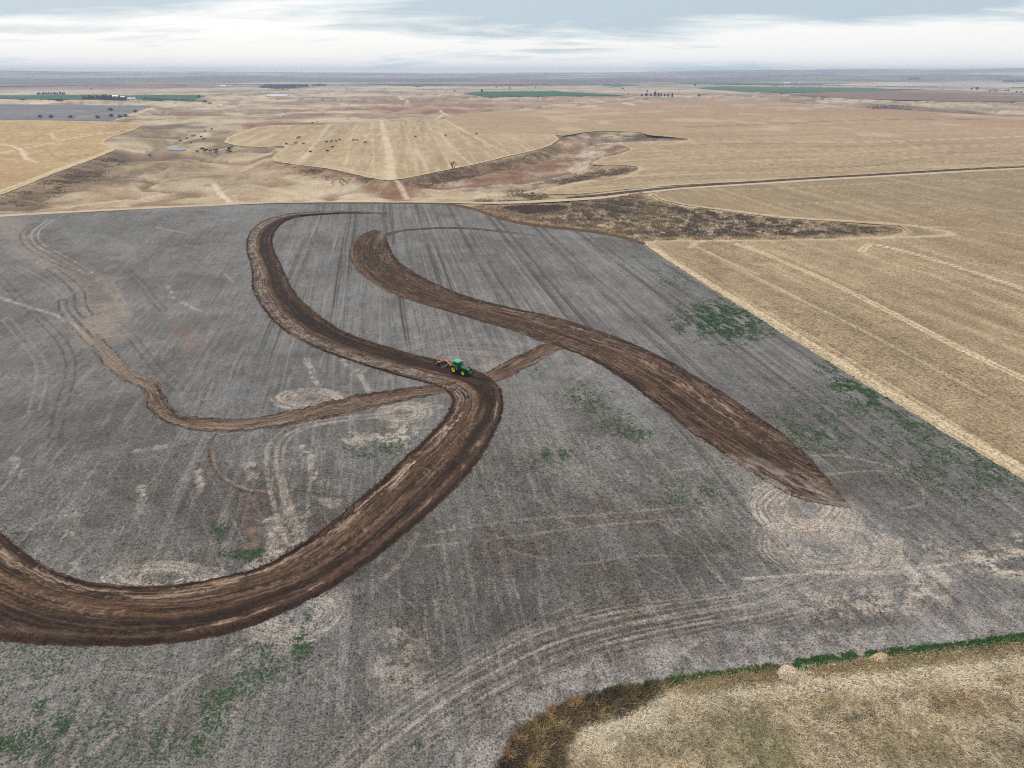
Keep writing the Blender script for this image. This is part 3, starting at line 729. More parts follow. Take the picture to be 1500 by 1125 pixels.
# ------------------------------------------------------------------ the open pasture, ravines and far land
RAVINE = [(590, 268), (640, 254), (700, 242), (760, 231), (808, 213), (815, 199), (870, 193), (935, 194), (1010, 205), (905, 210), (922, 218), (880, 231), (868, 240), (930, 246), (930, 250), (860, 262), (800, 276), (700, 280), (640, 276)]
RAV_FINGERS = [[(590, 266), (640, 258), (700, 247), (760, 237), (800, 227), (830, 216), (860, 206), (900, 200), (960, 202)],
               [(800, 270), (840, 262), (880, 255), (925, 248)], [(870, 240), (895, 228), (915, 219)]]
wRAV = catmull(W(RAVINE), 3, True)
RED = [([(405, 240), (430, 243), (460, 247), (490, 253), (520, 259), (550, 266), (575, 272), (590, 277)], 3.2, 0.8), ([(330, 250), (370, 246), (410, 248)], 5, 0.35), ([(600, 270), (640, 266), (690, 262), (730, 258), (760, 254)], 3.5, 0.65), ([(650, 259), (700, 251), (750, 244), (790, 239), (820, 230)], 5, 0.75),
       ([(800, 241), (830, 232), (850, 224), (862, 216)], 6, 0.8), ([(855, 212), (880, 206)], 2.5, 0.6), ([(378, 181), (410, 180), (440, 181)], 1.8, 0.95), ([(372, 168.8), (420, 167.5), (468, 165)], 1.4, 0.9), ([(372, 176.5), (405, 175)], 1.3, 0.8), ([(513, 157.6), (556, 157.6)], 1.5, 1.0), ([(405, 160.4), (470, 159), (515, 158.4)], 0.7, 0.7),
       ([(395, 149.5), (480, 147.5), (560, 147), (620, 147)], 1.8, 0.65), ([(610, 158), (650, 153), (720, 149), (800, 147)], 4.0, 0.55), ([(560, 150), (640, 151), (700, 153)], 1.2, 0.5), ([(250, 163), (290, 164.4), (320, 166)], 1.0, 0.85), ([(255, 170), (320, 172)], 0.8, 0.5), ([(330, 171), (372, 172)], 0.8, 0.5), ([(0, 134), (60, 133.4)], 0.8, 0.5), ([(-100, 126), (0, 126), (110, 127), (200, 124)], 1.4, 0.7),
       ([(240, 125.5), (330, 126)], 1.4, 0.8), ([(640, 122), (720, 121), (830, 121.4)], 1.4, 0.65), ([(740, 123.4), (790, 123.6)], 0.8, 0.6), ([(1140, 152), (1240, 157), (1340, 160), (1440, 166), (1500, 168), (1600, 172)], 1.3, 0.7), ([(1200, 150), (1290, 152)], 0.8, 0.6), ([(400, 136), (500, 134), (600, 134)], 0.8, 0.4), ([(0, 149.5), (100, 150), (200, 150)], 0.6, 0.35), ([(200, 131), (330, 131)], 0.8, 0.35), ([(480, 141.5), (560, 141), (640, 142)], 0.7, 0.5), ([(330, 155), (380, 153), (430, 154)], 0.8, 0.45)]
PALEP = [([(312, 260), (320, 272), (330, 284), (342, 296)], -2.0, 0.95), ([(312, 262), (302, 268)], -1.0, 0.6), ([(596, 282), (588, 270), (580, 264)], -1.8, 0.85), ([(530, 285), (540, 286.5), (548, 287)], 1.3, 0.85), ([(0, 308), (60, 304), (120, 297), (180, 286), (250, 270)], 0.8, 0.6), ([(300, 192.5), (285, 199), (270, 203)], 0.6, 0.6), ([(165, 176), (185, 170), (226, 157)], -4, 0.85),
         ([(645, 160), (655, 167), (668, 174), (690, 192)], -3.0, 0.85), ([(582, 138), (590, 143), (597, 147), (594, 151)], -4, 0.8), ([(225, 139), (240, 135)], -8, 0.9), ([(40, 152), (60, 149), (75, 148)], 0.5, 0.9), ([(640, 173), (650, 165)], -4, 0.6), ([(360, 262), (400, 268), (450, 280), (520, 290)], 1.2, 0.45), ([(350, 296), (345, 275), (390, 262)], -1.4, 0.35), ([(870, 263), (830, 269), (780, 278), (700, 284)], 1.2, 0.6),
         ([(845, 243), (862, 232), (868, 216), (880, 208), (905, 203)], 2.0, 0.7), ([(640, 272), (700, 266), (780, 258), (830, 250)], 1.5, 0.5), ([(630, 262), (680, 260)], 1.6, 0.45), ([(430, 254), (480, 262), (530, 272)], 2.5, 0.4), ([(380, 140), (500, 138), (620, 139)], 1.5, 0.5), ([(400, 153), (480, 152), (560, 152)], 1.0, 0.5), ([(420, 163), (500, 162)], 0.8, 0.5), ([(0, 137), (120, 134), (230, 131), (330, 129)], 1.5, 0.6), ([(1180, 154), (1220, 153.6)], 0.8, 0.7), ([(1240, 158.4), (1300, 158)], 0.6, 0.7), ([(1290, 122.4), (1400, 123), (1500, 124), (1650, 126)], 1.8, 0.7), ([(620, 127), (700, 128), (800, 127)], 1.2, 0.6), ([(950, 133), (1010, 132), (1080, 133)], 1.4, 0.5), ([(900, 138), (915, 139)], 0.6, 0.8)]
DARKP = [([(0, 302), (60, 278), (120, 252), (160, 232)], 5.5, 0.6), ([(0, 296), (50, 284)], 3.5, 0.6), ([(130, 262), (180, 250), (230, 242)], 2.5, 0.5), ([(60, 300), (110, 290)], 1.6, 0.45), ([(200, 196), (240, 188), (270, 185)], 2.4, 0.65), ([(280, 189), (330, 192)], 0.8, 0.65), ([(330, 220), (375, 217), (412, 215)], 2.0, 0.8), ([(405, 237.6), (450, 242.6), (500, 252.4), (545, 264.4)], 0.9, 0.75),
         ([(590, 265), (640, 254.8), (700, 242.8), (770, 230), (806, 215.5), (814, 201.5), (860, 194), (900, 193.6), (935, 196), (1005, 204.8)], 1.1, 0.7), ([(640, 258), (665, 253), (690, 249)], 2.4, 0.85), ([(830, 256), (870, 249), (925, 247.5)], 3.2, 0.85), ([(875, 236), (900, 226), (918, 219)], 2.6, 0.8), ([(885, 200), (930, 198), (960, 201), (1003, 204.6)], 2.2, 0.9), ([(700, 268), (760, 264), (830, 262)], 2.4, 0.55), ([(720, 275), (800, 268)], 1.6, 0.45),
         ([(545, 181), (580, 177.4), (645, 174.6)], 0.8, 0.7), ([(170, 220), (220, 234), (300, 243)], 2.0, 0.4), ([(230, 205), (300, 208), (340, 214)], 2.4, 0.4), ([(200, 212), (260, 215)], 1.6, 0.4), ([(60, 284), (150, 262), (260, 250)], 2.0, 0.3), ([(1040, 147), (1150, 152), (1250, 157), (1330, 161), (1430, 166), (1500, 168), (1600, 172)], 1.8, 0.6), ([(1300, 155), (1400, 157), (1500, 159), (1650, 163)], 2.2, 0.5), ([(1250, 131), (1400, 134), (1500, 137), (1650, 140)], 1.6, 0.65),
         ([(850, 290), (700, 293)], 1.0, 0.5), ([(750, 287), (830, 283), (880, 279)], 2.2, 0.6), ([(-100, 118), (100, 117), (250, 118)], 1.5, 0.5), ([(380, 116), (450, 117), (520, 116)], 1.8, 0.7), ([(1150, 117), (1300, 116), (1450, 118)], 1.6, 0.6), ([(700, 116), (850, 116), (1000, 115)], 1.8, 0.6), ([(0, 122), (120, 121), (250, 121)], 0.8, 0.5), ([(560, 119), (700, 118.6)], 0.8, 0.6), ([(860, 119.4), (1100, 118.6), (1300, 119.4)], 0.7, 0.6), ([(380, 132), (430, 131)], 0.7, 0.5), ([(390, 137.6), (430, 137.8)], 0.5, 0.7), ([(340, 157), (380, 160), (400, 164)], 0.8, 0.4), ([(1000, 142), (1060, 143)], 0.6, 0.5)]
FAR_TAN = lin((204, 186, 160))
def pasture_colour(x, y, s, r):
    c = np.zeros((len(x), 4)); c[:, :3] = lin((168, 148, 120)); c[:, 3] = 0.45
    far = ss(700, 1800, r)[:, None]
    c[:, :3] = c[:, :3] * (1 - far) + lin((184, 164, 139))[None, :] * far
    c[:, :3] *= (1 + (fbm(x, y, 130, 5, 301, 0.6) - 0.5) * 0.55)[:, None]
    c[:, :3] *= (1 + (fbm(x, y, 18, 4, 303, 0.6) - 0.5) * 0.50)[:, None]
    c[:, :3] *= (1 + (fbm(x, y, 3, 3, 305, 0.65) - 0.5) * 0.40)[:, None]
    # long swells of brown, grey and bleached grass
    w1 = fbm(x, y, 190, 5, 311, 0.58); w2 = fbm(x, y, 75, 5, 313, 0.6); w3 = fbm(x, y, 520, 4, 315)
    mixc(c, ss(0.51, 0.62, w1) * 0.6, lin((130, 112, 94)))
    mixc(c, ss(0.53, 0.64, w2) * 0.5, lin((104, 90, 78)))
    mixc(c, ss(0.54, 0.66, fbm(x, y, 110, 5, 317)) * 0.6, lin((208, 192, 162)))
    mixc(c, ss(0.53, 0.62, w3) * ss(900, 1500, r) * 0.5, lin((150, 123, 107)))
    mixc(c, ss(0.55, 0.63, fbm(x, y, 300, 5, 319, 0.6)) * ss(600, 1100, r) * 0.5, lin((120, 102, 90)))
    mixc(c, ss(0.56, 0.64, fbm(x, y, 240, 5, 320, 0.6)) * ss(700, 1300, r) * 0.5, lin((214, 200, 174)))
    a_, b_ = draws(x, y)
    nearp = ss(340, 420, r) * ss(4200, 2500, r)
    mixc(c, ss(0.80, 0.97, a_) * nearp * 0.55, lin((112, 92, 78)))
    mixc(c, ss(0.84, 0.98, b_) * nearp * 0.45, lin((108, 92, 78)))
    mixc(c, ss(0.60, 0.78, a_) * ss(0.92, 0.80, a_) * nearp * 0.35, lin((214, 198, 170)))
    # beyond 3 km: broad blocks of grass, scrub and tilled land
    f3 = ss(2600, 5200, r)
    b1 = fbm(x, y, 1500, 4, 321); b2 = fbm(x, y, 2600, 4, 323); b3 = fbm(x, y, 700, 4, 325)
    mixc(c, f3 * ss(0.50, 0.58, b1) * 0.65, lin((140, 129, 124)))
    mixc(c, f3 * ss(0.52, 0.60, b2) * 0.6, lin((116, 118, 124)))
    mixc(c, f3 * ss(0.56, 0.64, b3) * 0.6, lin((96, 94, 100)))
    mixc(c, f3 * ss(0.58, 0.66, fbm(x, y, 1100, 4, 327)) * 0.6, lin((206, 194, 176)))
    for lst, tcol in ((RED, lin((134, 96, 80))), (DARKP, lin((92, 80, 68))), (PALEP, lin((216, 202, 178)))):
        for pts, w, st in lst:
            Pw = W(pts); rm = float(np.hypot(Pw[:, 0], Pw[:, 1]).mean())
            w = -w if w < 0 else w * rm * rm / 70000.0
            d = ldist(x, y, catmull(Pw, 5), w * 4)
            k = np.nonzero(d < w * 3.5)[0]
            if not len(k): continue
            soft = 0.8 if tcol[0] > 0.5 else 2.6
            m = ss(w * 1.5, w * 0.4, d[k] + (fbm(x[k], y[k], max(2.5, w * 1.3), 4, 331, 0.62) - 0.5) * w * soft)
            cc = c[k]; mixc(cc, m * st * (0.55 + 0.45 * ss(0.35, 0.6, fbm(x[k], y[k], max(2.0, w * 0.5), 3, 333))), tcol); c[k] = cc
    dr = sdf(x, y, wRAV, 40)
    k = np.nonzero(dr > 0)[0]
    cc = c[k]
    mixc(cc, ss(0.50, 0.62, fbm(x[k], y[k], 22, 5, 341, 0.62)) * 0.55, lin((128, 94, 80)))
    mixc(cc, ss(0.53, 0.66, fbm(x[k], y[k], 14, 5, 343, 0.62)) * 0.5, lin((176, 158, 142)))
    mixc(cc, ss(0.55, 0.66, fbm(x[k], y[k], 9, 4, 345, 0.62)) * 0.5, lin((84, 74, 64)))
    c[k] = cc
    return c
def draws(x, y):
    """0..1 along a branching net of small gullies"""
    wx = x + (fbm(x, y, 60, 3, 371) - 0.5) * 50; wy = y + (fbm(x, y, 60, 3, 372) - 0.5) * 50
    a_ = 1 - np.abs(2 * fbm(wx, wy, 150, 2, 373) - 1) * 2.0
    b_ = 1 - np.abs(2 * fbm(wx, wy, 62, 2, 374) - 1) * 2.0
    return np.clip(a_, 0, 1), np.clip(b_, 0, 1)
def pasture_relief(x, y, s):
    d = sdf(x, y, wRAV, 40)
    z = -2.4 * ss(0, 16, d)
    for f in RAV_FINGERS: z = z - 1.6 * ss(9, 0, ldist(x, y, W(f), 12)) * (d > 0)
    r = np.hypot(x, y); a_, b_ = draws(x, y)
    z = z - (5.0 * a_ ** 3 + 2.2 * b_ ** 3 + 5.0 * (0.75 - fbm(x, y, 170, 3, 375))) * ss(2, 28, s) * (1 - 0.6 * ss(-10, 5, d)) * ss(360, 520, r)
    return z + (fbm(x, y, 7, 3, 351) - 0.9) * 0.6 * ss(200, 380, np.hypot(x, y)) * ss(1500, 900, np.hypot(x, y))

RG = np.hypot(GX, GY)
PONDS = [[(244, 219), (252, 216.8), (262, 216.6), (272, 218.4), (270, 220.4), (256, 221)], [(388, 140), (396, 138.4), (410, 138.2), (424, 139), (420, 140.4), (402, 140.9)]]
HARD = [wF, W(STUB_R), catmull(W(STUB_U), 3, True), catmull(W(CENTRAL), 2, True), W(STUB_L), W(DARK_F), W(GRASSLAND), W(BROWN_F)] + [W(q) for q in GREENS] + [catmull(W(q), 4, True) for q in PONDS]
def ground_z(x, y):
    """height of the ground as built, with its gullies"""
    x = np.atleast_1d(np.asarray(x, float)); y = np.atleast_1d(np.asarray(y, float))
    c = np.maximum.reduce([sdf(x, y, P, 40) for P in HARD])
    return terrain(x, y) + np.where((c > 0) | (np.hypot(x, y) > 5150), 0.0, pasture_relief(x, y, np.clip(-c, 0, 30)))
def at(px, py):
    """the ground point seen at a pixel of the photograph"""
    x0, y0 = unproj(px, py); r0 = math.hypot(x0, y0)
    rr = r0 * np.linspace(0.985, 1.30, 260); X = x0 * rr / r0; Y = y0 * rr / r0
    a = (px - 750.0) / FPX; b = (562.5 - py) / FPX
    zr = CAM_H + rr * (b * CP - SP) / math.hypot(a, b * SP + CP)
    gz = ground_z(X, Y); k = np.nonzero(zr <= gz)[0]
    i = k[0] if len(k) else 0
    return float(X[i]), float(Y[i]), float(gz[i])
cover = np.maximum.reduce([S_field, S_stubR, S_stubU, S_cent, S_stubL, S_dark, S_grass])
shield = np.maximum.reduce([cover, S_brown] + S_greens + [sdf(GX, GY, catmull(W(q), 4, True), 40) for q in PONDS])
S_ground = np.where((RG < 5200) & (cover < 6.0 + 0.012 * RG), np.clip(-shield, 0, 30) + 0.01, -1.0)
# one small sheet under and behind the camera closes the ground
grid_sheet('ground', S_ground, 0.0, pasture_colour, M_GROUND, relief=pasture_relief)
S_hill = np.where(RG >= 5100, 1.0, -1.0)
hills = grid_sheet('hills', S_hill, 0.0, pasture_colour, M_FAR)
field = grid_sheet('field', S_field, 0.03, field_colour, M_FIELD, jag=0.5, jscale=4)
grid_sheet('stubble_field', S_stubR, 0.04, stubR_colour, M_STUB, jag=0.5, jscale=3)
grid_sheet('stubble_field', S_stubU, 0.04, stubU_colour, M_STUB, jag=1.2, jscale=8)
grid_sheet('stubble_field', S_cent, 0.05, cent_colour, M_STUB, jag=0.8, jscale=8)
grid_sheet('stubble_field', S_stubL, 0.04, left_colour, M_STUB, jag=1.0, jscale=8)
grid_sheet('field', S_dark, 0.05, dark_colour, M_FAR, jag=2.0, jscale=25)
grid_sheet('field', S_brown, 0.05, brown_colour, M_FAR, jag=4.0, jscale=60)
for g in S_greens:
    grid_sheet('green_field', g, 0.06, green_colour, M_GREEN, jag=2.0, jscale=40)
grid_sheet('grassland', S_grass, 0.05, grassland_colour, M_GRASSLAND, jag=0.5, jscale=2.0)
# ground behind and below the camera, outside the picture
def plate(name, x0, x1, y0, y1, z, rgb, mat):
    V = [(x0, y0, z), (x1, y0, z), (x1, y1, z), (x0, y1, z)]
    o = np_mesh(name, V, [(0, 1, 2, 3)], mat, np.tile(np.r_[rgb, 0.3], (4, 1)))
    return tag(o, kind='structure')
plate('ground', -14000, 14000, -5000, 14000, -28.0, lin((170, 152, 126)), M_GROUND)

# ------------------------------------------------------------------ strips: terraces, roads
def strip(name, pairs, nv, du, colour, profile, mat, off=0.10, edge_noise=0.35, clods=0, kind='structure'):
    """pairs: (left px, right px) along the way; colour(u, v, width, x, y) -> rgba; profile(v, u, x, y, w) -> height"""
    L = catmull(W([p[0] for p in pairs]), 14); Rr = catmull(W([p[1] for p in pairs]), 14)
    mid = (L + Rr) / 2
    sl = np.r_[0, np.cumsum(np.hypot(*np.diff(mid, axis=0).T))]
    N = max(int(sl[-1] / du), 8)
    u = np.linspace(0, sl[-1], N)
    Lx = np.interp(u, sl, L[:, 0]); Ly = np.interp(u, sl, L[:, 1]); Rx = np.interp(u, sl, Rr[:, 0]); Ry = np.interp(u, sl, Rr[:, 1])
    w = np.hypot(Rx - Lx, Ry - Ly)
    nx, ny = (Rx - Lx) / (w + 1e-6), (Ry - Ly) / (w + 1e-6)
    en = np.minimum(edge_noise, w * 0.15)
    a = (fbm(u, u * 0, 1.8, 4, 401, 0.75) - 0.5) * 2.6 * en; b = (fbm(u, u * 0 + 50, 1.9, 4, 403, 0.75) - 0.5) * 2.6 * en
    Lx = Lx + nx * a; Ly = Ly + ny * a; Rx = Rx + nx * b; Ry = Ry + ny * b
    v = np.linspace(0, 1, nv)
    X = Lx[:, None] + (Rx - Lx)[:, None] * v; Y = Ly[:, None] + (Ry - Ly)[:, None] * v
    U = np.repeat(u[:, None], nv, 1); Vv = np.repeat(v[None, :], N, 0); Wd = np.repeat(w[:, None], nv, 1)
    x, y, uu, vv, ww = X.ravel(), Y.ravel(), U.ravel(), Vv.ravel(), Wd.ravel()
    r = np.hypot(x, y)
    rim = np.minimum(vv, 1 - vv) * ww
    z = terrain(x, y) + np.maximum(off, r * 2.2e-4) + profile(vv, uu, x, y, ww) * ss(0, 0.5, rim)
    tone = colour(uu, vv, ww, x, y, sl[-1])
    i = np.arange(N - 1)[:, None] * nv + np.arange(nv - 1)[None, :]
    i = i.ravel()
    F = np.stack([i, i + nv, i + nv + 1, i + 1], 1)
    o = np_mesh(name, np.stack([x, y, z], 1), F, mat, tone)
    if o.data.polygons[0].normal.z < 0: o.data.flip_normals()
    if clods:
        g_ = np.random.default_rng(int(sl[-1]))
        n = int(sl[-1] * clods)
        ui = g_.integers(0, N, n)
        side = g_.random(n)
        t_ = np.where(side < 0.42, g_.normal(0.03, 0.035, n), np.where(side < 0.84, g_.normal(0.96, 0.03, n), g_.random(n)))
        keep = fbm(u[ui], t_ * 6, 5, 3, 431) + g_.normal(size=n) * 0.08 > 0.48
        ui, t_ = ui[keep], t_[keep]
        qx = Lx[ui] + (Rx - Lx)[ui] * t_ + g_.normal(size=len(ui)) * 0.12; qy = Ly[ui] + (Ry - Ly)[ui] * t_ + g_.normal(size=len(ui)) * 0.12
        inside = (t_ > 0) & (t_ < 1)
        pz = np.where(inside, profile(np.clip(t_, 0, 1), u[ui], qx, qy, w[ui]) * ss(0, 0.5, np.minimum(t_, 1 - t_) * w[ui]), 0)
        qz = terrain(qx, qy) + np.maximum(off, np.hypot(qx, qy) * 2.2e-4) * np.where(inside, 1, 0.6) + pz
        sz = (0.05 + 0.14 * g_.random(len(ui)) ** 2.5) * np.clip(w[ui] / 8, 0.4, 1)
        CLODS.append(np.column_stack([qx, qy, qz, sz]))
    return tag(o, kind=kind)
CLODS = []

D_DARK = lin((52, 41, 36)); D_MID = lin((79, 61, 50)); D_TAN = lin((132, 108, 90)); D_RED = lin((88, 69, 62)); D_PALE = lin((152, 140, 128)); D_BERM = lin((66, 52, 46))
GREY = lin((120, 116, 114))
def band(v, a, b, soft): return ss(a - soft, a + soft, v) * (1 - ss(b - soft, b + soft, v))

def sharp_streaks(c, u, vm, x, y, sd, k=1.0):
    """blade scrapes, wheel lugs and spilled clods"""
    on = 0.3 + 0.7 * ss(0.42, 0.58, fbm(u / 9.0, vm / 1.5, 1.6, 3, 901 + sd))
    mixc(c, ss(0.56, 0.64, fbm(u / 34.0, vm, 0.26, 3, 903 + sd, 0.6)) * on * 0.5 * k, lin((146, 121, 102)))
    mixc(c, ss(0.56, 0.64, fbm(u / 40.0, vm, 0.28, 3, 905 + sd, 0.6)) * 0.7 * k, lin((38, 30, 26)))
    mixc(c, ss(0.61, 0.68, fbm(x, y, 0.8, 3, 907 + sd, 0.7)) * ss(0.50, 0.60, fbm(u / 4, vm, 2.0, 3, 909 + sd)) * 0.3 * k, lin((160, 140, 124)))
    mixc(c, ss(0.60, 0.67, fbm(x, y, 0.7, 3, 911 + sd, 0.7)) * 0.3 * k, lin((46, 37, 32)))
    lug = ss(0.62, 0.9, np.sin(u * 7.5 + vm * 3.0)) * ss(0.58, 0.66, fbm(u / 20.0, vm, 0.8, 3, 913 + sd))
    mixc(c, lug * 0.35 * k, lin((52, 41, 36)))

def terraceA_colour(u, v, w, x, y, tot):
    c = np.zeros((len(u), 4)); c[:, :3] = D_MID; c[:, 3] = 0.42
    vm = v * w
    st1 = fbm(u / 26.0, vm, 0.55, 3, 411, 0.6); st2 = fbm(u / 40.0, vm, 1.5, 3, 413)
    cl = fbm(x, y, 1.5, 4, 415, 0.68)
    wob = (fbm(u, v * 3, 18, 3, 417) - 0.5) * 0.09
    vv = v + wob
    t = u / tot
    up = ss(138, 152, y)                        # upper half: wide pale clod shoulder on the left, dark centre
    # upper arrangement
    cu = c.copy()
    mixc(cu, band(vv, 0.50, 0.84, 0.05), D_DARK)
    mixc(cu, band(vv, 0.36, 0.50, 0.04) * 0.7, lin((112, 88, 70)))
    mixc(cu, band(vv, 0.05, 0.36, 0.03) * (0.45 + 0.55 * ss(0.38, 0.55, cl)), lin((140, 128, 118)))
    mixc(cu, band(vv, 0.05, 0.34, 0.03) * ss(0.57, 0.66, fbm(x, y, 2.2, 4, 418, 0.65)) * 0.8, lin((74, 60, 53)))
    mixc(cu, ss(0.075, 0.045, v) * ss(0.36, 0.5, fbm(u, u * 0, 4, 3, 419)), D_BERM * 0.85)
    mixc(cu, band(vv, 0.84, 0.92, 0.02) * 0.7, D_MID)
    mixc(cu, ss(0.91, 0.95, v) * 0.9, D_BERM * 0.62)
    # lower arrangement
    cl2 = c.copy()
    mixc(cl2, band(vv, 0.62, 0.80, 0.07), D_DARK)
    mixc(cl2, band(vv, 0.28, 0.60, 0.08) * 0.55, lin((106, 83, 66)))
    mixc(cl2, band(vv, 0.10, 0.26, 0.03) * ss(0.46, 0.58, fbm(u / 5.0, vm, 1.2, 4, 421, 0.65)) * 0.9, lin((160, 140, 122)))
    mixc(cl2, ss(0.12, 0.07, v + wob * 0.3) * 0.9, lin((60, 46, 40)))
    mixc(cl2, ss(0.80, 0.84, vv) * 0.85, lin((86, 68, 60)))
    mixc(cl2, band(vv, 0.80, 0.90, 0.03) * ss(0.56, 0.66, fbm(u / 5.0, vm, 1.0, 4, 423, 0.65)) * 0.9, lin((165, 138, 122)))
    mixc(cl2, band(v, 0.965, 1.0, 0.01) * 0.6, lin((72, 54, 48)))
    c[:, :3] = cu[:, :3] * up[:, None] + cl2[:, :3] * (1 - up)[:, None]
    # blade and wheel streaks
    mixc(c, ss(0.58, 0.72, st1) * 0.35 * band(vv, 0.2, 0.9, 0.05), D_TAN)
    mixc(c, ss(0.56, 0.70, fbm(u / 34.0, vm, 0.4, 3, 425, 0.6)) * 0.55 * band(vv, 0.1, 0.98, 0.02), lin((50, 39, 34)))
    darkband = band(vv, 0.50, 0.84, 0.05) * up + band(vv, 0.62, 0.80, 0.07) * (1 - up)
    sharp_streaks(c, u, vm, x, y, 0, (1 - 0.6 * darkband) * (1 - 0.75 * ss(0.80, 0.86, vv) * (1 - up)))
    mixc(c, darkband * 0.45, D_DARK * 0.9)
    c[:, :3] *= (1 + (st2 - 0.5) * 0.7)[:, None]
    c[:, :3] *= (1 + (cl - 0.5) * 0.5)[:, None]
    endf = ss(26, 0, u)
    mixc(c, endf * ss(0.35, 0.6, fbm(u / 6, vm, 1.0, 3, 427)) * 0.9, GREY)
    return c
def terraceA_profile(v, u, x, y, w):
    k = np.clip(w / 12, 0, 1)
    z = 0.75 * np.exp(-((v - 0.93) / 0.055) ** 2) + 0.30 * np.exp(-((v - 0.03) / 0.04) ** 2) - 0.0 * v
    z = z - 0.02 + 0.12 * np.exp(-((v - 0.42) / 0.08) ** 2)
    z = z + (fbm(u / 14, v * w, 0.7, 3, 431, 0.6) - 0.5) * 0.16 + (fbm(x, y, 0.9, 3, 433) - 0.5) * 0.14
    return np.maximum(z * k, 0.0)
A = [((577, 311.6), (577, 312.6)), ((540, 310.3), (540, 313)), ((500, 309.6), (500, 313.4)), ((440, 312), (440, 318)), ((400, 319), (418, 325)), ((376, 330), (405, 337)), ((364, 345), (399, 352)), ((361, 365), (403, 370)),
     ((366, 384), (412, 388)), ((369, 402), (418, 403)), ((369, 421), (427, 421)), ((378, 441), (441, 440)), ((400, 470), (472, 466)), ((432, 494), (512, 490)),
     ((480, 517), (562, 508)), ((530, 534), (620, 524)), ((582, 550), (680, 538)), ((630, 563), (712, 551)), ((656, 577), (730, 566)), ((660, 594), (737, 584)), ((651, 612), (735, 608)), ((632, 634), (721, 642)),
     ((596, 668), (694, 684)), ((550, 710), (652, 730)), ((500, 754), (602, 775)), ((440, 799), (540, 824)), ((385, 829), (475, 868)), ((310, 849), (390, 909)),
     ((230, 858), (298, 936)), ((150, 855), (195, 946)), ((90, 840), (95, 946)), ((40, 813), (-8, 938)), ((0, 779), (-100, 920)), ((-70, 710), (-220, 880)), ((-150, 640), (-360, 830))]
strip('dirt_track', A, 100, 0.34, terraceA_colour, terraceA_profile, M_DIRT, clods=42)

def terraceB_colour(u, v, w, x, y, tot):
    c = np.zeros((len(u), 4)); c[:, :3] = lin((77, 59, 49)); c[:, 3] = 0.42
    vm = v * w; t = u / tot
    wob = (fbm(u, v * 3, 18, 3, 441) - 0.5) * 0.14; vv = v + wob
    st1 = fbm(u / 30.0, vm, 0.5, 3, 443, 0.6); st2 = fbm(u / 45.0, vm, 1.6, 3, 445); cl = fbm(x, y, 1.4, 4, 447, 0.68)
    mixc(c, band(vv, 0.25, 0.60, 0.08) * 0.55, lin((72, 55, 46)))
    mixc(c, ss(0.60, 0.74, st2) * 0.4, lin((118, 94, 77)))
    mixc(c, ss(0.58, 0.72, st1) * 0.4, lin((128, 103, 85)))
    mixc(c, ss(0.56, 0.68, fbm(u / 26.0, vm, 0.42, 3, 449, 0.6)) * 0.6, lin((54, 42, 36)))
    mixc(c, ss(0.88, 0.94, v) * 0.85, lin((52, 40, 35)))
    mixc(c, band(v, 0.80, 0.86, 0.02) * 0.6, lin((96, 78, 67)))
    mixc(c, ss(0.13, 0.05, v) * (0.4 + 0.6 * ss(0.5, 0.3, t)) * 0.8, lin((112, 92, 78)))
    mixc(c, ss(0.16, 0.06, v) * ss(0.5, 0.7, t) * 0.8, lin((66, 50, 44)))
    mixc(c, band(vv, 0.55, 0.85, 0.05) * ss(0.57, 0.66, fbm(u / 7.0, vm, 1.0, 4, 451, 0.65)) * ss(0.35, 0.6, t) * 0.7, lin((170, 144, 124)))
    sharp_streaks(c, u, vm, x, y, 50)
    c[:, :3] *= (1 + (cl - 0.5) * 0.5)[:, None]
    # grey churned spoil at the upper end, turning marks and ragged finish at the lower end
    mixc(c, ss(30, 4, u) * ss(0.55, 0.75, v) * 0.8, lin((128, 116, 106)))
    e = ss(tot - 17, tot - 5, u + (fbm(x, y, 3, 4, 453, 0.65) - 0.5) * 14 - 22 * (v - 0.55))
    mixc(c, e * ss(0.30, 0.58, fbm(u / 5, vm, 0.9, 4, 455, 0.6)), lin((140, 130, 121)))
    mixc(c, ss(tot - 2.5, tot - 0.8, u + (fbm(x, y, 1.6, 4, 456, 0.7) - 0.5) * 5), lin((136, 127, 118)))
    return c
def terraceB_profile(v, u, x, y, w):
    z = 0.65 * np.exp(-((v - 0.92) / 0.06) ** 2) + 0.30 * np.exp(-((v - 0.07) / 0.05) ** 2)
    z = z + (fbm(u / 14, v * w, 0.7, 3, 461, 0.6) - 0.5) * 0.16 + (fbm(x, y, 0.9, 3, 463) - 0.5) * 0.14
    return np.maximum(z * np.clip(w / 10, 0, 1), 0.0)
B = [((549, 337), (566, 340)), ((530, 344), (566, 347)), ((517, 355), (568, 355)), ((513, 368), (573, 366)), ((517, 386), (582, 381)), ((532, 404), (602, 396)), ((560, 423), (640, 417)), ((602, 440), (692, 437)),
     ((652, 455), (752, 453)), ((702, 470), (806, 464)), ((756, 486), (856, 478)), ((800, 503), (906, 496)), ((850, 520), (956, 517)), ((896, 545), (1004, 543)), ((945, 580), (1046, 568)),
     ((1000, 624), (1098, 602)), ((1050, 658), (1140, 632)), ((1095, 688), (1174, 660)), ((1130, 710), (1200, 688)), ((1158, 725), (1222, 715)), ((1184, 734), (1238, 734)), ((1226, 742), (1247, 745))]
strip('dirt_track', B, 96, 0.34, terraceB_colour, terraceB_profile, M_DIRT, off=0.12, clods=42)

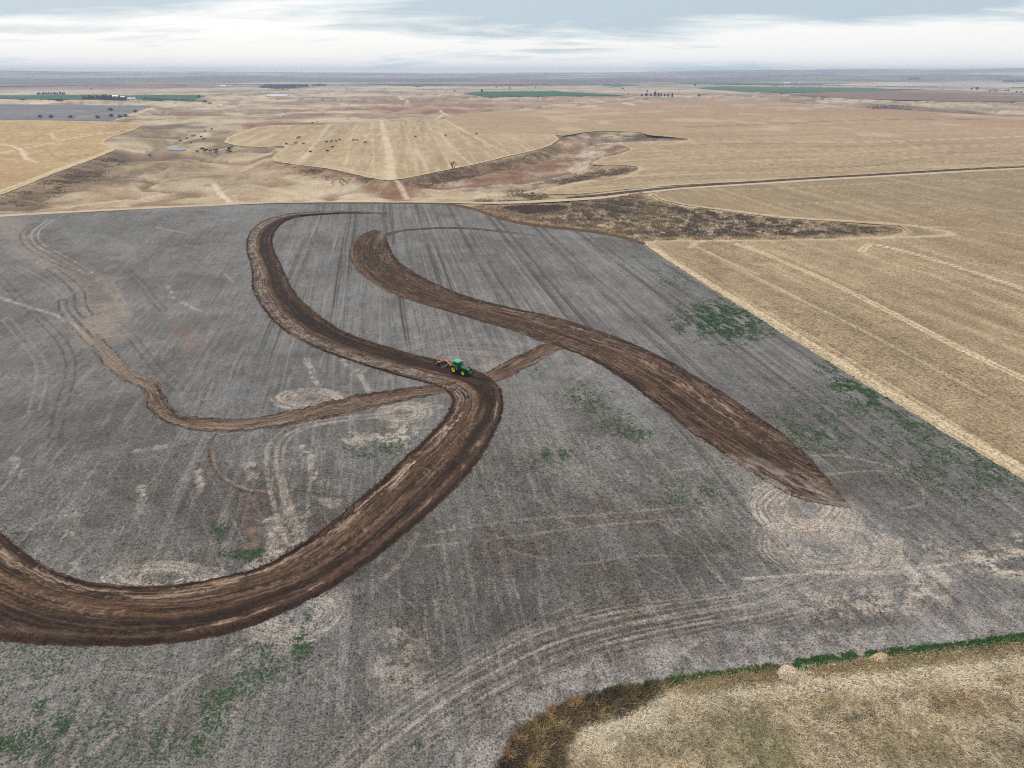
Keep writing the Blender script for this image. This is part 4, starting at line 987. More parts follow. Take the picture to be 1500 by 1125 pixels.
def branch_colour(u, v, w, x, y, tot):
    c = np.zeros((len(u), 4)); c[:, :3] = lin((112, 92, 78)); c[:, 3] = 0.42
    vm = v * w; cl = fbm(x, y, 1.2, 4, 471, 0.68); t = u / tot
    mixc(c, ss(0.24, 0.12, v + (cl - 0.5) * 0.15) * 0.9, lin((64, 50, 44)))
    mixc(c, ss(0.84, 0.93, v + (cl - 0.5) * 0.15) * 0.8, lin((78, 63, 55)))
    mixc(c, ss(0.55, 0.68, fbm(u / 16, vm, 0.55, 3, 473, 0.62)) * 0.6, lin((66, 52, 45)))
    mixc(c, ss(0.55, 0.70, fbm(u / 18, vm, 0.5, 3, 475, 0.62)) * 0.7, lin((152, 132, 114)))
    c[:, :3] *= (1 + (cl - 0.5) * 0.5)[:, None]
    sharp_streaks(c, u, vm, x, y, 90)
    mixc(c, ss(0.60, 0.85, t) * 0.6, lin((140, 127, 115)))
    mixc(c, ss(0.86, 1.0, t + (cl - 0.5) * 0.3) * 0.9, lin((124, 118, 113)))
    mixc(c, ss(0.55, 0.65, fbm(u / 14, vm, 0.9, 4, 477, 0.65)) * ss(0.1, 0.5, t) * 0.6, lin((150, 138, 126)))
    mixc(c, ss(10, 0, u) * 0.6, D_MID)
    ed = np.minimum(v, 1 - v)
    mixc(c, ss(0.06, 0.0, ed + (cl - 0.5) * 0.1) * 0.6, GREY)
    return c
def branch_profile(v, u, x, y, w):
    z = 0.28 * np.exp(-((v - 0.14) / 0.1) ** 2) + 0.2 * np.exp(-((v - 0.9) / 0.08) ** 2)
    return np.maximum(z + (fbm(u / 8, v * w, 0.6, 3, 481, 0.6) - 0.5) * 0.16 + (fbm(x, y, 0.8, 3, 483) - 0.5) * 0.12, 0.0)
E = [((668, 558), (668, 574)), ((640, 562), (640, 577)), ((600, 568), (600, 587)), ((545, 575), (545, 597)), ((495, 585), (495, 610)), ((430, 602), (430, 622)), ((370, 612), (360, 632)), ((310, 613), (300, 632)), ((266, 606), (256, 625)),
     ((246, 591), (230, 611)), ((238, 571), (216, 596)), ((226, 556), (212, 576)), ((198, 546), (196, 564)), ((178, 526), (172, 552)), ((162, 510), (152, 532)), ((143, 490), (135, 506))]
strip('dirt_track', E, 34, 0.4, branch_colour, branch_profile, M_DIRT, off=0.08, edge_noise=1.1, clods=30)
def link_colour(u, v, w, x, y, tot):
    c = np.zeros((len(u), 4)); c[:, :3] = lin((100, 80, 67)); c[:, 3] = 0.32
    vm = v * w; cl = fbm(x, y, 1.2, 4, 491, 0.68)
    mixc(c, ss(0.3, 0.15, v) * 0.8, lin((62, 48, 42)))
    mixc(c, ss(0.54, 0.68, fbm(u / 12, vm, 0.5, 3, 493, 0.62)) * 0.7, lin((148, 128, 110)))
    mixc(c, ss(0.55, 0.70, fbm(u / 12, vm, 0.5, 3, 495, 0.62)) * 0.7, lin((58, 46, 40)))
    c[:, :3] *= (1 + (cl - 0.5) * 0.5)[:, None]
    mixc(c, ss(0.08, 0.0, np.minimum(v, 1 - v) + (cl - 0.5) * 0.12) * 0.6, GREY)
    return c
strip('dirt_track', [((712, 546), (722, 562)), ((728, 538), (745, 553)), ((748, 526), (768, 541)), ((778, 512), (796, 526)), ((805, 501), (822, 511)), ((826, 497), (845, 506))], 26, 0.4, link_colour, branch_profile, M_DIRT, off=0.09, edge_noise=0.6, clods=36)
def tail_colour(u, v, w, x, y, tot):
    c = np.zeros((len(u), 4)); c[:, :3] = lin((76, 60, 52)); c[:, 3] = 0.3
    mixc(c, ss(0.4, 0.6, fbm(u, v * w * 2, 3, 3, 497)) * 0.5, lin((120, 100, 86)))
    mixc(c, ss(tot - 25, tot, u) * 0.6, GREY)
    return c
strip('dirt_track', [((563, 343), (570, 346)), ((580, 338.5), (582, 341)), ((602, 335.8), (603, 338)), ((640, 333.6), (640, 335.6)), ((690, 334.2), (690, 336.2)), ((740, 339), (740, 341)), ((787, 345.2), (787, 346.4))], 8, 0.6, tail_colour, branch_profile, M_DIRT, off=0.08, edge_noise=0.2)

def clod_mesh():
    q = np.concatenate(CLODS); g_ = np.random.default_rng(9); n = len(q)
    base = np.array([(1, 0, 0), (0, 1, 0), (-1, 0, 0), (0, -1, 0), (0, 0, 0.8), (0, 0, -0.6)], float)
    a = g_.random(n) * 6.28; ca, sa = np.cos(a), np.sin(a)
    V = base[None] * (0.65 + 0.7 * g_.random((n, 6, 1))) * q[:, 3][:, None, None]
    X = V[..., 0] * ca[:, None] - V[..., 1] * sa[:, None]; Y = V[..., 0] * sa[:, None] + V[..., 1] * ca[:, None]
    V = np.stack([X, Y, V[..., 2]], -1) + q[:, None, :3]
    f = np.array([(0, 1, 4), (1, 2, 4), (2, 3, 4), (3, 0, 4), (1, 0, 5), (2, 1, 5), (3, 2, 5), (0, 3, 5)])
    F = (f[None] + (np.arange(n) * 6)[:, None, None]).reshape(-1, 3)
    cc = lin((84, 66, 56))[None] * (0.55 + 0.8 * g_.random((n, 1))) + lin((150, 132, 118))[None] * (g_.random((n, 1)) < 0.05) * 0.25
    tone = np.repeat(np.column_stack([cc, np.full(n, 0.2)]), 6, 0)
    tag(np_mesh('soil_clods', V.reshape(-1, 3), F, M_DIRT, tone, False), kind='stuff')
clod_mesh()

def road_colour(base, ruts):
    def f(u, v, w, x, y, tot):
        c = np.zeros((len(u), 4)); c[:, :3] = base; c[:, 3] = 0.22
        c[:, :3] *= (1 + (fbm(u / 5, v * w, 1.0, 4, 501) - 0.5) * 0.4)[:, None]
        if ruts: mixc(c, band(v, 0.40, 0.60, 0.08) * 0.4, lin((150, 132, 108)))
        mixc(c, ss(0.2, 0.0, np.minimum(v, 1 - v) + (fbm(x, y, 3, 3, 503) - 0.5) * 0.2) * 0.6, lin((168, 148, 120)))
        return c
    return f
flat = lambda v, u, x, y, w: 0.05 + 0 * v
strip('road', [((-260, 333), (-260, 339.5)), ((-100, 321.5), (-100, 326)), ((0, 314.8), (0, 318)), ((100, 309.5), (100, 312.2)), ((200, 304.6), (200, 307)), ((300, 300), (300, 302.2)), ((350, 297.8), (350, 299.8)),
               ((400, 296.6), (400, 298)), ((480, 295.6), (480, 296.8)), ((560, 295.4), (560, 296.6)), ((640, 296), (640, 297.2)), ((700, 296.2), (700, 298.6)), ((760, 294.8), (760, 298.2)), ((830, 291.2), (832, 294.8)), ((880, 287.8), (884, 291)),
               ((930, 282.3), (934, 285)), ((1000, 275), (1000, 277.4)), ((1100, 268.4), (1100, 271)), ((1200, 262), (1200, 264.6)), ((1300, 256.4), (1300, 258.8)), ((1400, 250.6), (1400, 253)), ((1500, 245.6), (1500, 247.8)), ((1700, 235), (1700, 237))],
      8, 1.0, road_colour(lin((202, 186, 160)), True), flat, M_DIRT, off=0.12, edge_noise=0.4)
def ditch_colour(u, v, w, x, y, tot):
    c = np.zeros((len(u), 4)); c[:, :3] = lin((72, 62, 54)); c[:, 3] = 0.3
    mixc(c, ss(0.5, 0.7, fbm(u / 3, v * w, 2, 3, 511)) * 0.5, lin((120, 102, 82)))
    return c
strip('ditch', [((830, 289), (830, 291)), ((880, 284.6), (880, 287.4)), ((930, 279), (930, 282)), ((1000, 272.6), (1000, 275)), ((1100, 266.2), (1100, 268.6)), ((1200, 259.8), (1200, 262)), ((1300, 254.2), (1300, 256.4)), ((1400, 248.6), (1400, 250.4)), ((1500, 243.6), (1500, 245.4)), ((1700, 233), (1700, 234.8))],
      6, 1.2, ditch_colour, lambda v, u, x, y, w: 0.12 * np.sin(v * math.pi), M_DIRT, off=0.22, edge_noise=0.5)
# a dark bank of cut weeds along the top of the field
strip('bank', [((400, 297.6), (400, 298.8)), ((480, 296.8), (480, 298.2)), ((560, 296.9), (560, 298.6)), ((640, 297.4), (640, 299.4)), ((668, 299.5), (668, 302.5)), ((692, 304), (690, 307)), ((716, 311.5), (714, 315)), ((746, 321), (744, 325)), ((792, 329), (790, 333)), ((842, 334.5), (840, 338)), ((882, 340), (879, 343)), ((918, 347), (914, 350)), ((946, 356), (941, 358.5))],
      6, 0.8, lambda u, v, w, x, y, tot: np.column_stack([np.tile(lin((98, 78, 60)), (len(u), 1)) * (0.7 + 0.6 * fbm(u, v, 3, 3, 521))[:, None], np.full(len(u), 0.3)]), lambda v, u, x, y, w: 0.25 * np.sin(v * math.pi), M_DIRT, off=0.12, edge_noise=0.5)

# ------------------------------------------------------------------ water
def water_sheet(name, px, rgb, rough):
    P = catmull(W(px), 4, True)
    z = max(float(terrain(*p)) for p in P) + 0.25
    bm = bmesh.new()
    vsb = [bm.verts.new((p[0], p[1], z)) for p in P]
    f = bm.faces.new(vsb); bmesh.ops.triangulate(bm, faces=[f]); bmesh.ops.recalc_face_normals(bm, faces=bm.faces)
    me = bpy.data.meshes.new(name); bm.to_mesh(me); bm.free()
    if me.polygons[0].normal.z < 0: me.flip_normals()
    m = plain(name + '_water', rgb, rough, 0, 0.5, 0.25, 0.08)
    me.materials.append(m)
    o = bpy.data.objects.new(name, me); col.objects.link(o)
    return tag(o, kind='structure')
water_sheet('pond', PONDS[0], lin((66, 104, 134)), 0.35)
water_sheet('pond', PONDS[1], lin((170, 186, 196)), 0.08)
# a damp dark hollow beside the scrub
P_h = W([(735, 304), (760, 301.5), (800, 300.5), (830, 302), (828, 307), (800, 313), (770, 313), (750, 309)])
S_h = sdf(GX, GY, catmull(P_h, 4, True), 20)
grid_sheet('mud', S_h, 0.10, lambda x, y, s, r: np.column_stack([np.tile(lin((62, 50, 46)), (len(x), 1)) * (0.8 + 0.4 * fbm(x, y, 3, 3, 531))[:, None], np.full(len(x), 0.2)]), M_DIRT, jag=1.5, jscale=5)

# ------------------------------------------------------------------ tufts of grass, weeds, scrub ("stuff")
def in_poly(px, n, seed):
    """n random ground points inside a pixel polygon (area-uniform on the ground)"""
    g = np.random.default_rng(seed)
    P = W(px); lo, hi = P.min(0), P.max(0)
    out = []
    while sum(len(o) for o in out) < n:
        q = lo + (hi - lo) * g.random((n * 2, 2))
        _, ins = seg_dist(q[:, 0], q[:, 1], P, True)
        out.append(q[ins])
    return np.concatenate(out)[:n]

def tufts(name, pts, height, spread, nb, width, colours, seed, lean=0.6, zoff=0.05, mat=None, zf=None):
    """each tuft = nb bent blades (two triangles); colours: (n,3) per tuft"""
    g = np.random.default_rng(seed)
    n = len(pts)
    x = np.repeat(pts[:, 0], nb); y = np.repeat(pts[:, 1], nb)
    h = np.repeat(height, nb) * (0.6 + 0.7 * g.random(n * nb)); sp = np.repeat(spread, nb)
    ph = g.random(n * nb) * 2 * math.pi
    rad = np.sqrt(g.random(n * nb)) * sp
    x = x + np.cos(ph) * rad; y = y + np.sin(ph) * rad
    z = zf(x, y) if zf else terrain(x, y) + np.maximum(zoff, np.hypot(x, y) * 1.6e-4)
    a2 = g.random(n * nb) * 2 * math.pi
    ln = lean * (0.3 + g.random(n * nb)) * h
    tx = x + np.cos(a2) * ln; ty = y + np.sin(a2) * ln
    wd = np.repeat(width, nb) * (0.6 + 0.8 * g.random(n * nb))
    ox, oy = -np.sin(a2) * wd, np.cos(a2) * wd
    V = np.stack([np.stack([x - ox, y - oy, z], 1), np.stack([x + ox, y + oy, z], 1),
                  np.stack([(x + tx) / 2 + ox * 0.8 - (tx - x) * 0.12, (y + ty) / 2 + oy * 0.8 - (ty - y) * 0.12, z + h * 0.62], 1), np.stack([tx, ty, z + h], 1)], 1).reshape(-1, 3)
    k = np.arange(n * nb) * 4
    F = np.concatenate([np.stack([k, k + 1, k + 2], 1), np.stack([k, k + 2, k + 3], 1)])
    cc = np.repeat(colours, nb, 0) * (0.75 + 0.5 * g.random((n * nb, 1)))
    tone = np.repeat(np.column_stack([cc, np.ones(n * nb)]), 4, 0)
    o = np_mesh(name, V, F, mat or M_BLADE, tone, smooth=False)
    return tag(o, kind='stuff')
M_BLADE = blade_material('blade')

# green weeds in the fallow field: (px centre, rx, ry, count, size)
WEEDS = [(1062, 468, 44, 18, 3600, 0.40), (1040, 450, 40, 20, 900, 0.32), (1095, 480, 40, 14, 700, 0.3), (975, 402, 38, 14, 380, 0.32), (940, 385, 25, 16, 130, 0.3), (990, 412, 20, 8, 260, 0.35),
         (1215, 537, 14, 7, 420, 0.32), (1255, 562, 24, 9, 900, 0.36), (1285, 585, 24, 10, 700, 0.34), (1330, 615, 42, 20, 900, 0.3), (1250, 600, 56, 30, 800, 0.27), (1190, 630, 50, 25, 800, 0.29), (1205, 645, 22, 10, 200, 0.3),
         (1380, 670, 64, 30, 1100, 0.28), (1450, 700, 54, 26, 800, 0.27), (1330, 660, 60, 30, 300, 0.25), (1150, 590, 60, 40, 350, 0.24), (1080, 540, 80, 40, 300, 0.24), (980, 480, 70, 40, 160, 0.24),
         (850, 575, 18, 10, 180, 0.28), (870, 595, 20, 12, 220, 0.28), (905, 620, 22, 14, 260, 0.27), (930, 638, 18, 8, 180, 0.3), (790, 545, 20, 6, 80, 0.28), (1000, 600, 60, 30, 260, 0.22),
         (806, 668, 18, 7, 170, 0.3), (830, 665, 20, 8, 120, 0.24), (1035, 732, 34, 10, 200, 0.27), (1010, 715, 50, 20, 180, 0.24), (1060, 700, 60, 30, 160, 0.22), (760, 690, 80, 40, 150, 0.2),
         (552, 662, 30, 8, 190, 0.26), (575, 650, 14, 6, 80, 0.28), (530, 720, 50, 40, 160, 0.2), (535, 745, 20, 10, 60, 0.24), (360, 815, 22, 6, 170, 0.3), (385, 808, 10, 12, 90, 0.28), (322, 795, 6, 24, 90, 0.26), (322, 775, 8, 6, 50, 0.28), (465, 725, 30, 8, 70, 0.22),
         (445, 905, 10, 20, 130, 0.22), (440, 940, 10, 24, 220, 0.26), (432, 890, 40, 28, 260, 0.18), (352, 1010, 30, 42, 240, 0.24), (318, 1035, 28, 30, 160, 0.23), (390, 970, 22, 26, 200, 0.2), (275, 1085, 22, 22, 170, 0.22), (225, 1090, 25, 20, 90, 0.2),
         (50, 1040, 60, 60, 700, 0.22), (120, 1060, 90, 50, 700, 0.2), (10, 1080, 20, 20, 120, 0.24), (110, 1065, 26, 8, 90, 0.24), (40, 960, 60, 40, 260, 0.17), (140, 1000, 60, 40, 160, 0.18), (330, 950, 70, 40, 200, 0.16), (240, 1000, 60, 40, 160, 0.17),
         (610, 1090, 6, 5, 14, 0.26), (240, 858, 30, 4, 60, 0.2), (32, 780, 10, 3, 22, 0.22), (960, 1000, 80, 14, 110, 0.15), (840, 1040, 60, 20, 50, 0.15), (250, 610, 200, 60, 160, 0.18), (150, 740, 120, 50, 120, 0.17), (700, 900, 200, 90, 180, 0.13), (1050, 640, 160, 60, 300, 0.18)]
wp, ws = [], []
g = np.random.default_rng(77)
for cx, cy, rx, ry, cnt, size in WEEDS:
    c0 = np.array(unproj(cx, cy)); a0 = np.array(unproj(cx + rx, cy)) - c0; b0 = np.array(unproj(cx, cy - ry)) - c0
    cnt = int(cnt * 5.0); rr = np.sqrt(g.random(cnt)) * 1.9; th = g.random(cnt) * 2 * math.pi
    q = c0 + (rr * np.cos(th))[:, None] * a0 + (rr * np.sin(th))[:, None] * b0
    _a, _b = q[:, 0] * RDY - q[:, 1] * RDX, q[:, 0] * RDX + q[:, 1] * RDY
    nz = 0.5 * fbm(q[:, 0], q[:, 1], 2.2, 4, 541, 0.72) + 0.5 * fbm(_a, _b / 3.0, 1.6, 3, 542, 0.65)
    keep = g.random(cnt) < ss(0.40, 0.60, nz) ** 1.4 * np.exp(-(rr * 0.9) ** 2) * (1.7 if cnt > 5000 else 1.5)
    wp.append(q[keep]); ws.append(np.full(keep.sum(), size))
wp = np.concatenate(wp); ws = np.concatenate(ws) * (0.6 + 0.8 * g.random(sum(len(a) for a in ws)))
wF_in, _i = seg_dist(wp[:, 0], wp[:, 1], wF, True)
wp, ws = wp[_i], ws[_i]
wc = lin((48, 84, 52))[None, :] * (0.6 + 0.9 * g.random((len(wp), 1))) + lin((110, 116, 84))[None, :] * (0.4 * g.random((len(wp), 1)))
tufts('weeds', wp, ws * 0.28, ws * 0.6, 5, ws * 0.22, wc, 78, lean=2.4)

# green grass strip on the verge
vp = np.concatenate([in_poly([(885, 1012), (1000, 994), (1100, 981), (1138, 975), (1142, 984), (1100, 990), (1000, 1003), (890, 1020)], 4200, 81),
                     in_poly([(1165, 969), (1230, 961), (1300, 954), (1400, 944), (1500, 931), (1640, 908), (1640, 922), (1500, 946), (1400, 958), (1300, 966), (1230, 972), (1170, 981)], 9500, 82)])
vp = vp + rng.normal(size=vp.shape) * 0.22
k = fbm(vp[:, 0], vp[:, 1], 1.6, 4, 551, 0.65) > 0.42
vp = vp[k]
vc = lin((44, 98, 48))[None, :] * (0.5 + 0.9 * g.random((len(vp), 1))) + lin((120, 116, 80))[None, :] * (0.35 * fbm(vp[:, 0], vp[:, 1], 0.9, 3, 553))[:, None]
tufts('grass', vp, np.full(len(vp), 0.20), np.full(len(vp), 0.20), 5, np.full(len(vp), 0.05), vc, 83, lean=1.8)

# dry grass of the near corner
gp = in_poly([(1650, 912), (1500, 940), (1400, 952), (1300, 963), (1200, 974), (1100, 988), (1000, 1004), (900, 1022), (850, 1036), (800, 1058), (770, 1082), (750, 1112), (735, 1160), (725, 1240), (1900, 1240), (1900, 930)], 62000, 84)
n1 = fbm(gp[:, 0], gp[:, 1], 6, 4, 205); n2 = fbm(gp[:, 0], gp[:, 1], 3.0, 4, 561); n3 = fbm(gp[:, 0], gp[:, 1], 9.0, 4, 563)
gc = np.tile(lin((208, 192, 160)), (len(gp), 1))
gc += (lin((226, 213, 186)) - gc) * (ss(0.46, 0.64, n1) * 0.6)[:, None]
gc += (lin((160, 145, 118)) - gc) * (ss(0.50, 0.62, fbm(gp[:, 0], gp[:, 1], 1.1, 4, 566, 0.65)) * 0.8)[:, None]
gc += (lin((122, 128, 98)) - gc) * (ss(0.52, 0.66, n3) * 0.32)[:, None]
_d = ldist(gp[:, 0], gp[:, 1], catmull(W([(850, 1085), (900, 1050), (960, 1028), (1040, 1010), (1110, 1003), (1170, 1000), (1260, 985), (1380, 975), (1500, 962), (1700, 930)]), 5), 12)
gc += (lin((240, 230, 206)) - gc) * (ss(4.5, 0.8, _d + (fbm(gp[:, 0], gp[:, 1], 4, 4, 568, 0.6) - 0.5) * 5) * 0.75)[:, None]
for _x, _y, _rx, _ry, _s, _t in ((1110, 1095, 90, 40, 0.6, (150, 146, 104)), (935, 1095, 50, 28, 0.5, (150, 136, 104)), (1250, 1050, 30, 9, 0.7, (104, 104, 80)), (1430, 1035, 80, 32, 0.55, (164, 138, 106)), (1330, 1085, 90, 30, 0.4, (172, 152, 116)), (1195, 1030, 60, 10, 0.4, (186, 166, 118)), (1160, 1025, 8, 4, 0.9, (70, 96, 66)), (1215, 1010, 10, 4, 0.6, (96, 112, 84)), (1470, 1090, 60, 30, 0.4, (150, 134, 108))):
    _c = np.array(unproj(_x, _y)); _a2 = abs(unproj(_x + _rx, _y)[0] - _c[0]); _b2 = abs(unproj(_x, _y - _ry)[1] - _c[1])
    _q = np.hypot((gp[:, 0] - _c[0]) / _a2, (gp[:, 1] - _c[1]) / _b2) + (fbm(gp[:, 0], gp[:, 1], 2.5, 4, 569, 0.65) - 0.5) * 1.1
    gc += (lin(_t) - gc) * (ss(1.1, 0.4, _q) * _s)[:, None]
keep = g.random(len(gp)) < 0.45 + 0.55 * ss(0.40, 0.58, fbm(gp[:, 0], gp[:, 1], 1.3, 4, 567, 0.65))
gp, gc = gp[keep], gc[keep]
tufts('grass', gp, 0.14 + 0.18 * g.random(len(gp)), np.full(len(gp), 0.22), 4, np.full(len(gp), 0.05), gc, 85, lean=2.0)
# tall brown weeds where the grass meets the field
bp = in_poly([(738, 1110), (765, 1072), (800, 1046), (850, 1028), (900, 1014), (990, 1001), (960, 1018), (905, 1048), (848, 1062), (828, 1092), (822, 1150), (815, 1240), (715, 1240)], 6500, 86)
bp = bp + rng.normal(size=bp.shape) * 0.35
nb_ = fbm(bp[:, 0], bp[:, 1], 1.2, 4, 571, 0.65)
bc = np.tile(lin((146, 129, 102)), (len(bp), 1))
bc += (lin((214, 192, 150)) - bc) * ss(0.50, 0.66, nb_)[:, None]
bc += (lin((114, 101, 90)) - bc) * ss(0.54, 0.70, fbm(bp[:, 0], bp[:, 1], 3.4, 4, 573))[:, None]
bc += (lin((150, 142, 102)) - bc) * (ss(0.55, 0.70, fbm(bp[:, 0], bp[:, 1], 1.6, 4, 575, 0.65)) * 0.8)[:, None]
tufts('tall_grass', bp, 0.30 + 0.45 * g.random(len(bp)) ** 2, np.full(len(bp), 0.25), 5, np.full(len(bp), 0.04), bc, 87, lean=1.2)
rp = in_poly([(1000, 1001), (1100, 988), (1140, 982), (1145, 996), (1100, 1001), (1000, 1016)], 1800, 88)
rp = np.concatenate([rp, in_poly([(1185, 980), (1300, 966), (1500, 944), (1640, 920), (1640, 930), (1500, 956), (1300, 980), (1190, 990)], 4500, 89)])
rc = np.tile(lin((192, 174, 136)), (len(rp), 1)) * (0.6 + 0.6 * fbm(rp[:, 0], rp[:, 1], 2, 3, 577))[:, None]
rp = rp + rng.normal(size=rp.shape) * 0.5
tufts('tall_grass', rp, np.full(len(rp), 0.32), np.full(len(rp), 0.3), 4, np.full(len(rp), 0.035), rc, 90, lean=1.4)
# dried fringe, pale clumps along the rim of the brown weeds
fp = in_poly([(738, 1105), (768, 1066), (803, 1042), (845, 1026), (850, 1034), (805, 1055), (776, 1080), (750, 1118)], 1500, 91)
fc = np.tile(lin((216, 184, 140)), (len(fp), 1)) * (0.6 + 0.6 * g.random((len(fp), 1)))
kk = fbm(fp[:, 0], fp[:, 1], 1.6, 3, 579) > 0.5
tufts('tall_grass', fp[kk], np.full(kk.sum(), 0.6), np.full(kk.sum(), 0.3), 6, np.full(kk.sum(), 0.04), fc[kk], 92, lean=0.7)

# scrub of the draw on the right
sp_ = in_poly([(690, 303), (740, 300), (830, 298), (880, 292), (940, 283), (955, 289), (968, 296), (1000, 303), (1060, 311), (1150, 322), (1250, 328), (1310, 333), (1322, 339), (1300, 345), (1180, 350), (1060, 351), (960, 352), (946, 354), (915, 347), (880, 340), (840, 335), (790, 330), (745, 321), (715, 311)], 26000, 93)
d_mud = sdf(sp_[:, 0], sp_[:, 1], P_h, 20)
edge = np.abs(sdf(sp_[:, 0], sp_[:, 1], W([(690, 303), (740, 300), (830, 298), (880, 292), (940, 283), (955, 289), (968, 296), (1000, 303), (1060, 311), (1150, 322), (1250, 328), (1310, 333), (1322, 339), (1300, 345), (1180, 350), (1060, 351), (960, 352), (946, 354), (915, 347), (880, 340), (840, 335), (790, 330), (745, 321), (715, 311)]), 30))
ns = fbm(sp_[:, 0], sp_[:, 1], 4.5, 4, 581, 0.65); n4 = fbm(sp_[:, 0], sp_[:, 1], 26, 4, 583)
sc_ = np.tile(lin((152, 138, 124)), (len(sp_), 1))
sc_ += (lin((122, 110, 102)) - sc_) * ss(0.44, 0.60, ns)[:, None]
sc_ += (lin((172, 152, 126)) - sc_) * (ss(0.54, 0.70, n4) * 0.55)[:, None]
sc_ += (lin((200, 178, 146)) - sc_) * (ss(9, 2, edge + (ns - 0.5) * 10) * 0.8)[:, None]
left = ss(900, 760, sp_[:, 0] / sp_[:, 1] * 820 + 750)
sc_ += (lin((186, 166, 138)) - sc_) * (left * 0.6)[:, None]
k = (d_mud < -0.5) & (g.random(len(sp_)) < 0.5 + 0.5 * ss(0.4, 0.6, ns))
hh = (0.35 + 0.55 * ss(0.45, 0.7, ns)) * (0.7 + 0.6 * g.random(len(sp_)))
tufts('scrub', sp_[k], hh[k], np.full(k.sum(), 0.6), 6, np.full(k.sum(), 0.14), sc_[k], 94, lean=0.7)
# dry grass along the ravine banks and the draws on the left
dp = [in_poly(p, n, 95 + i) for i, (p, n) in enumerate((
    ([(640, 256), (700, 244), (690, 252), (640, 262)], 900), ([(800, 262), (870, 246), (930, 246), (900, 252), (820, 264)], 1800), ([(870, 240), (905, 226), (922, 218), (890, 235)], 900), ([(860, 196), (935, 195), (1005, 205), (930, 206), (880, 200)], 1500),
    ([(0, 300), (60, 270), (130, 243), (170, 226), (180, 232), (120, 262), (60, 284), (0, 306)], 5000), ([(590, 268), (660, 253), (770, 231), (805, 215), (812, 218), (770, 236), (660, 258), (600, 272)], 2200), ([(405, 238), (480, 249), (545, 264), (540, 268), (470, 254), (405, 242)], 1600),
    ([(700, 292), (830, 289), (880, 285), (830, 293), (700, 296)], 900), ([(735, 290), (760, 276), (830, 281), (800, 290)], 900)))]
dp = np.concatenate(dp)
dp = dp + rng.normal(size=dp.shape) * 5.0
dp = dp[(fbm(dp[:, 0], dp[:, 1], 16, 4, 592, 0.65) > 0.52) & ~((sdf(dp[:, 0], dp[:, 1], W(STUB_L), 30) > -1) | (sdf(dp[:, 0], dp[:, 1], W(STUB_U), 30) > -1) | (sdf(dp[:, 0], dp[:, 1], W(CENTRAL), 30) > -1) | (sdf(dp[:, 0], dp[:, 1], wF, 30) > -1))]
dc = np.tile(lin((138, 122, 102)), (len(dp), 1)) * (0.6 + 0.9 * fbm(dp[:, 0], dp[:, 1], 10, 3, 591))[:, None]
tufts('scrub', dp, 0.3 + 0.4 * g.random(len(dp)), np.full(len(dp), 0.9), 5, np.full(len(dp), 0.2), dc, 96, lean=0.7, zf=ground_z)

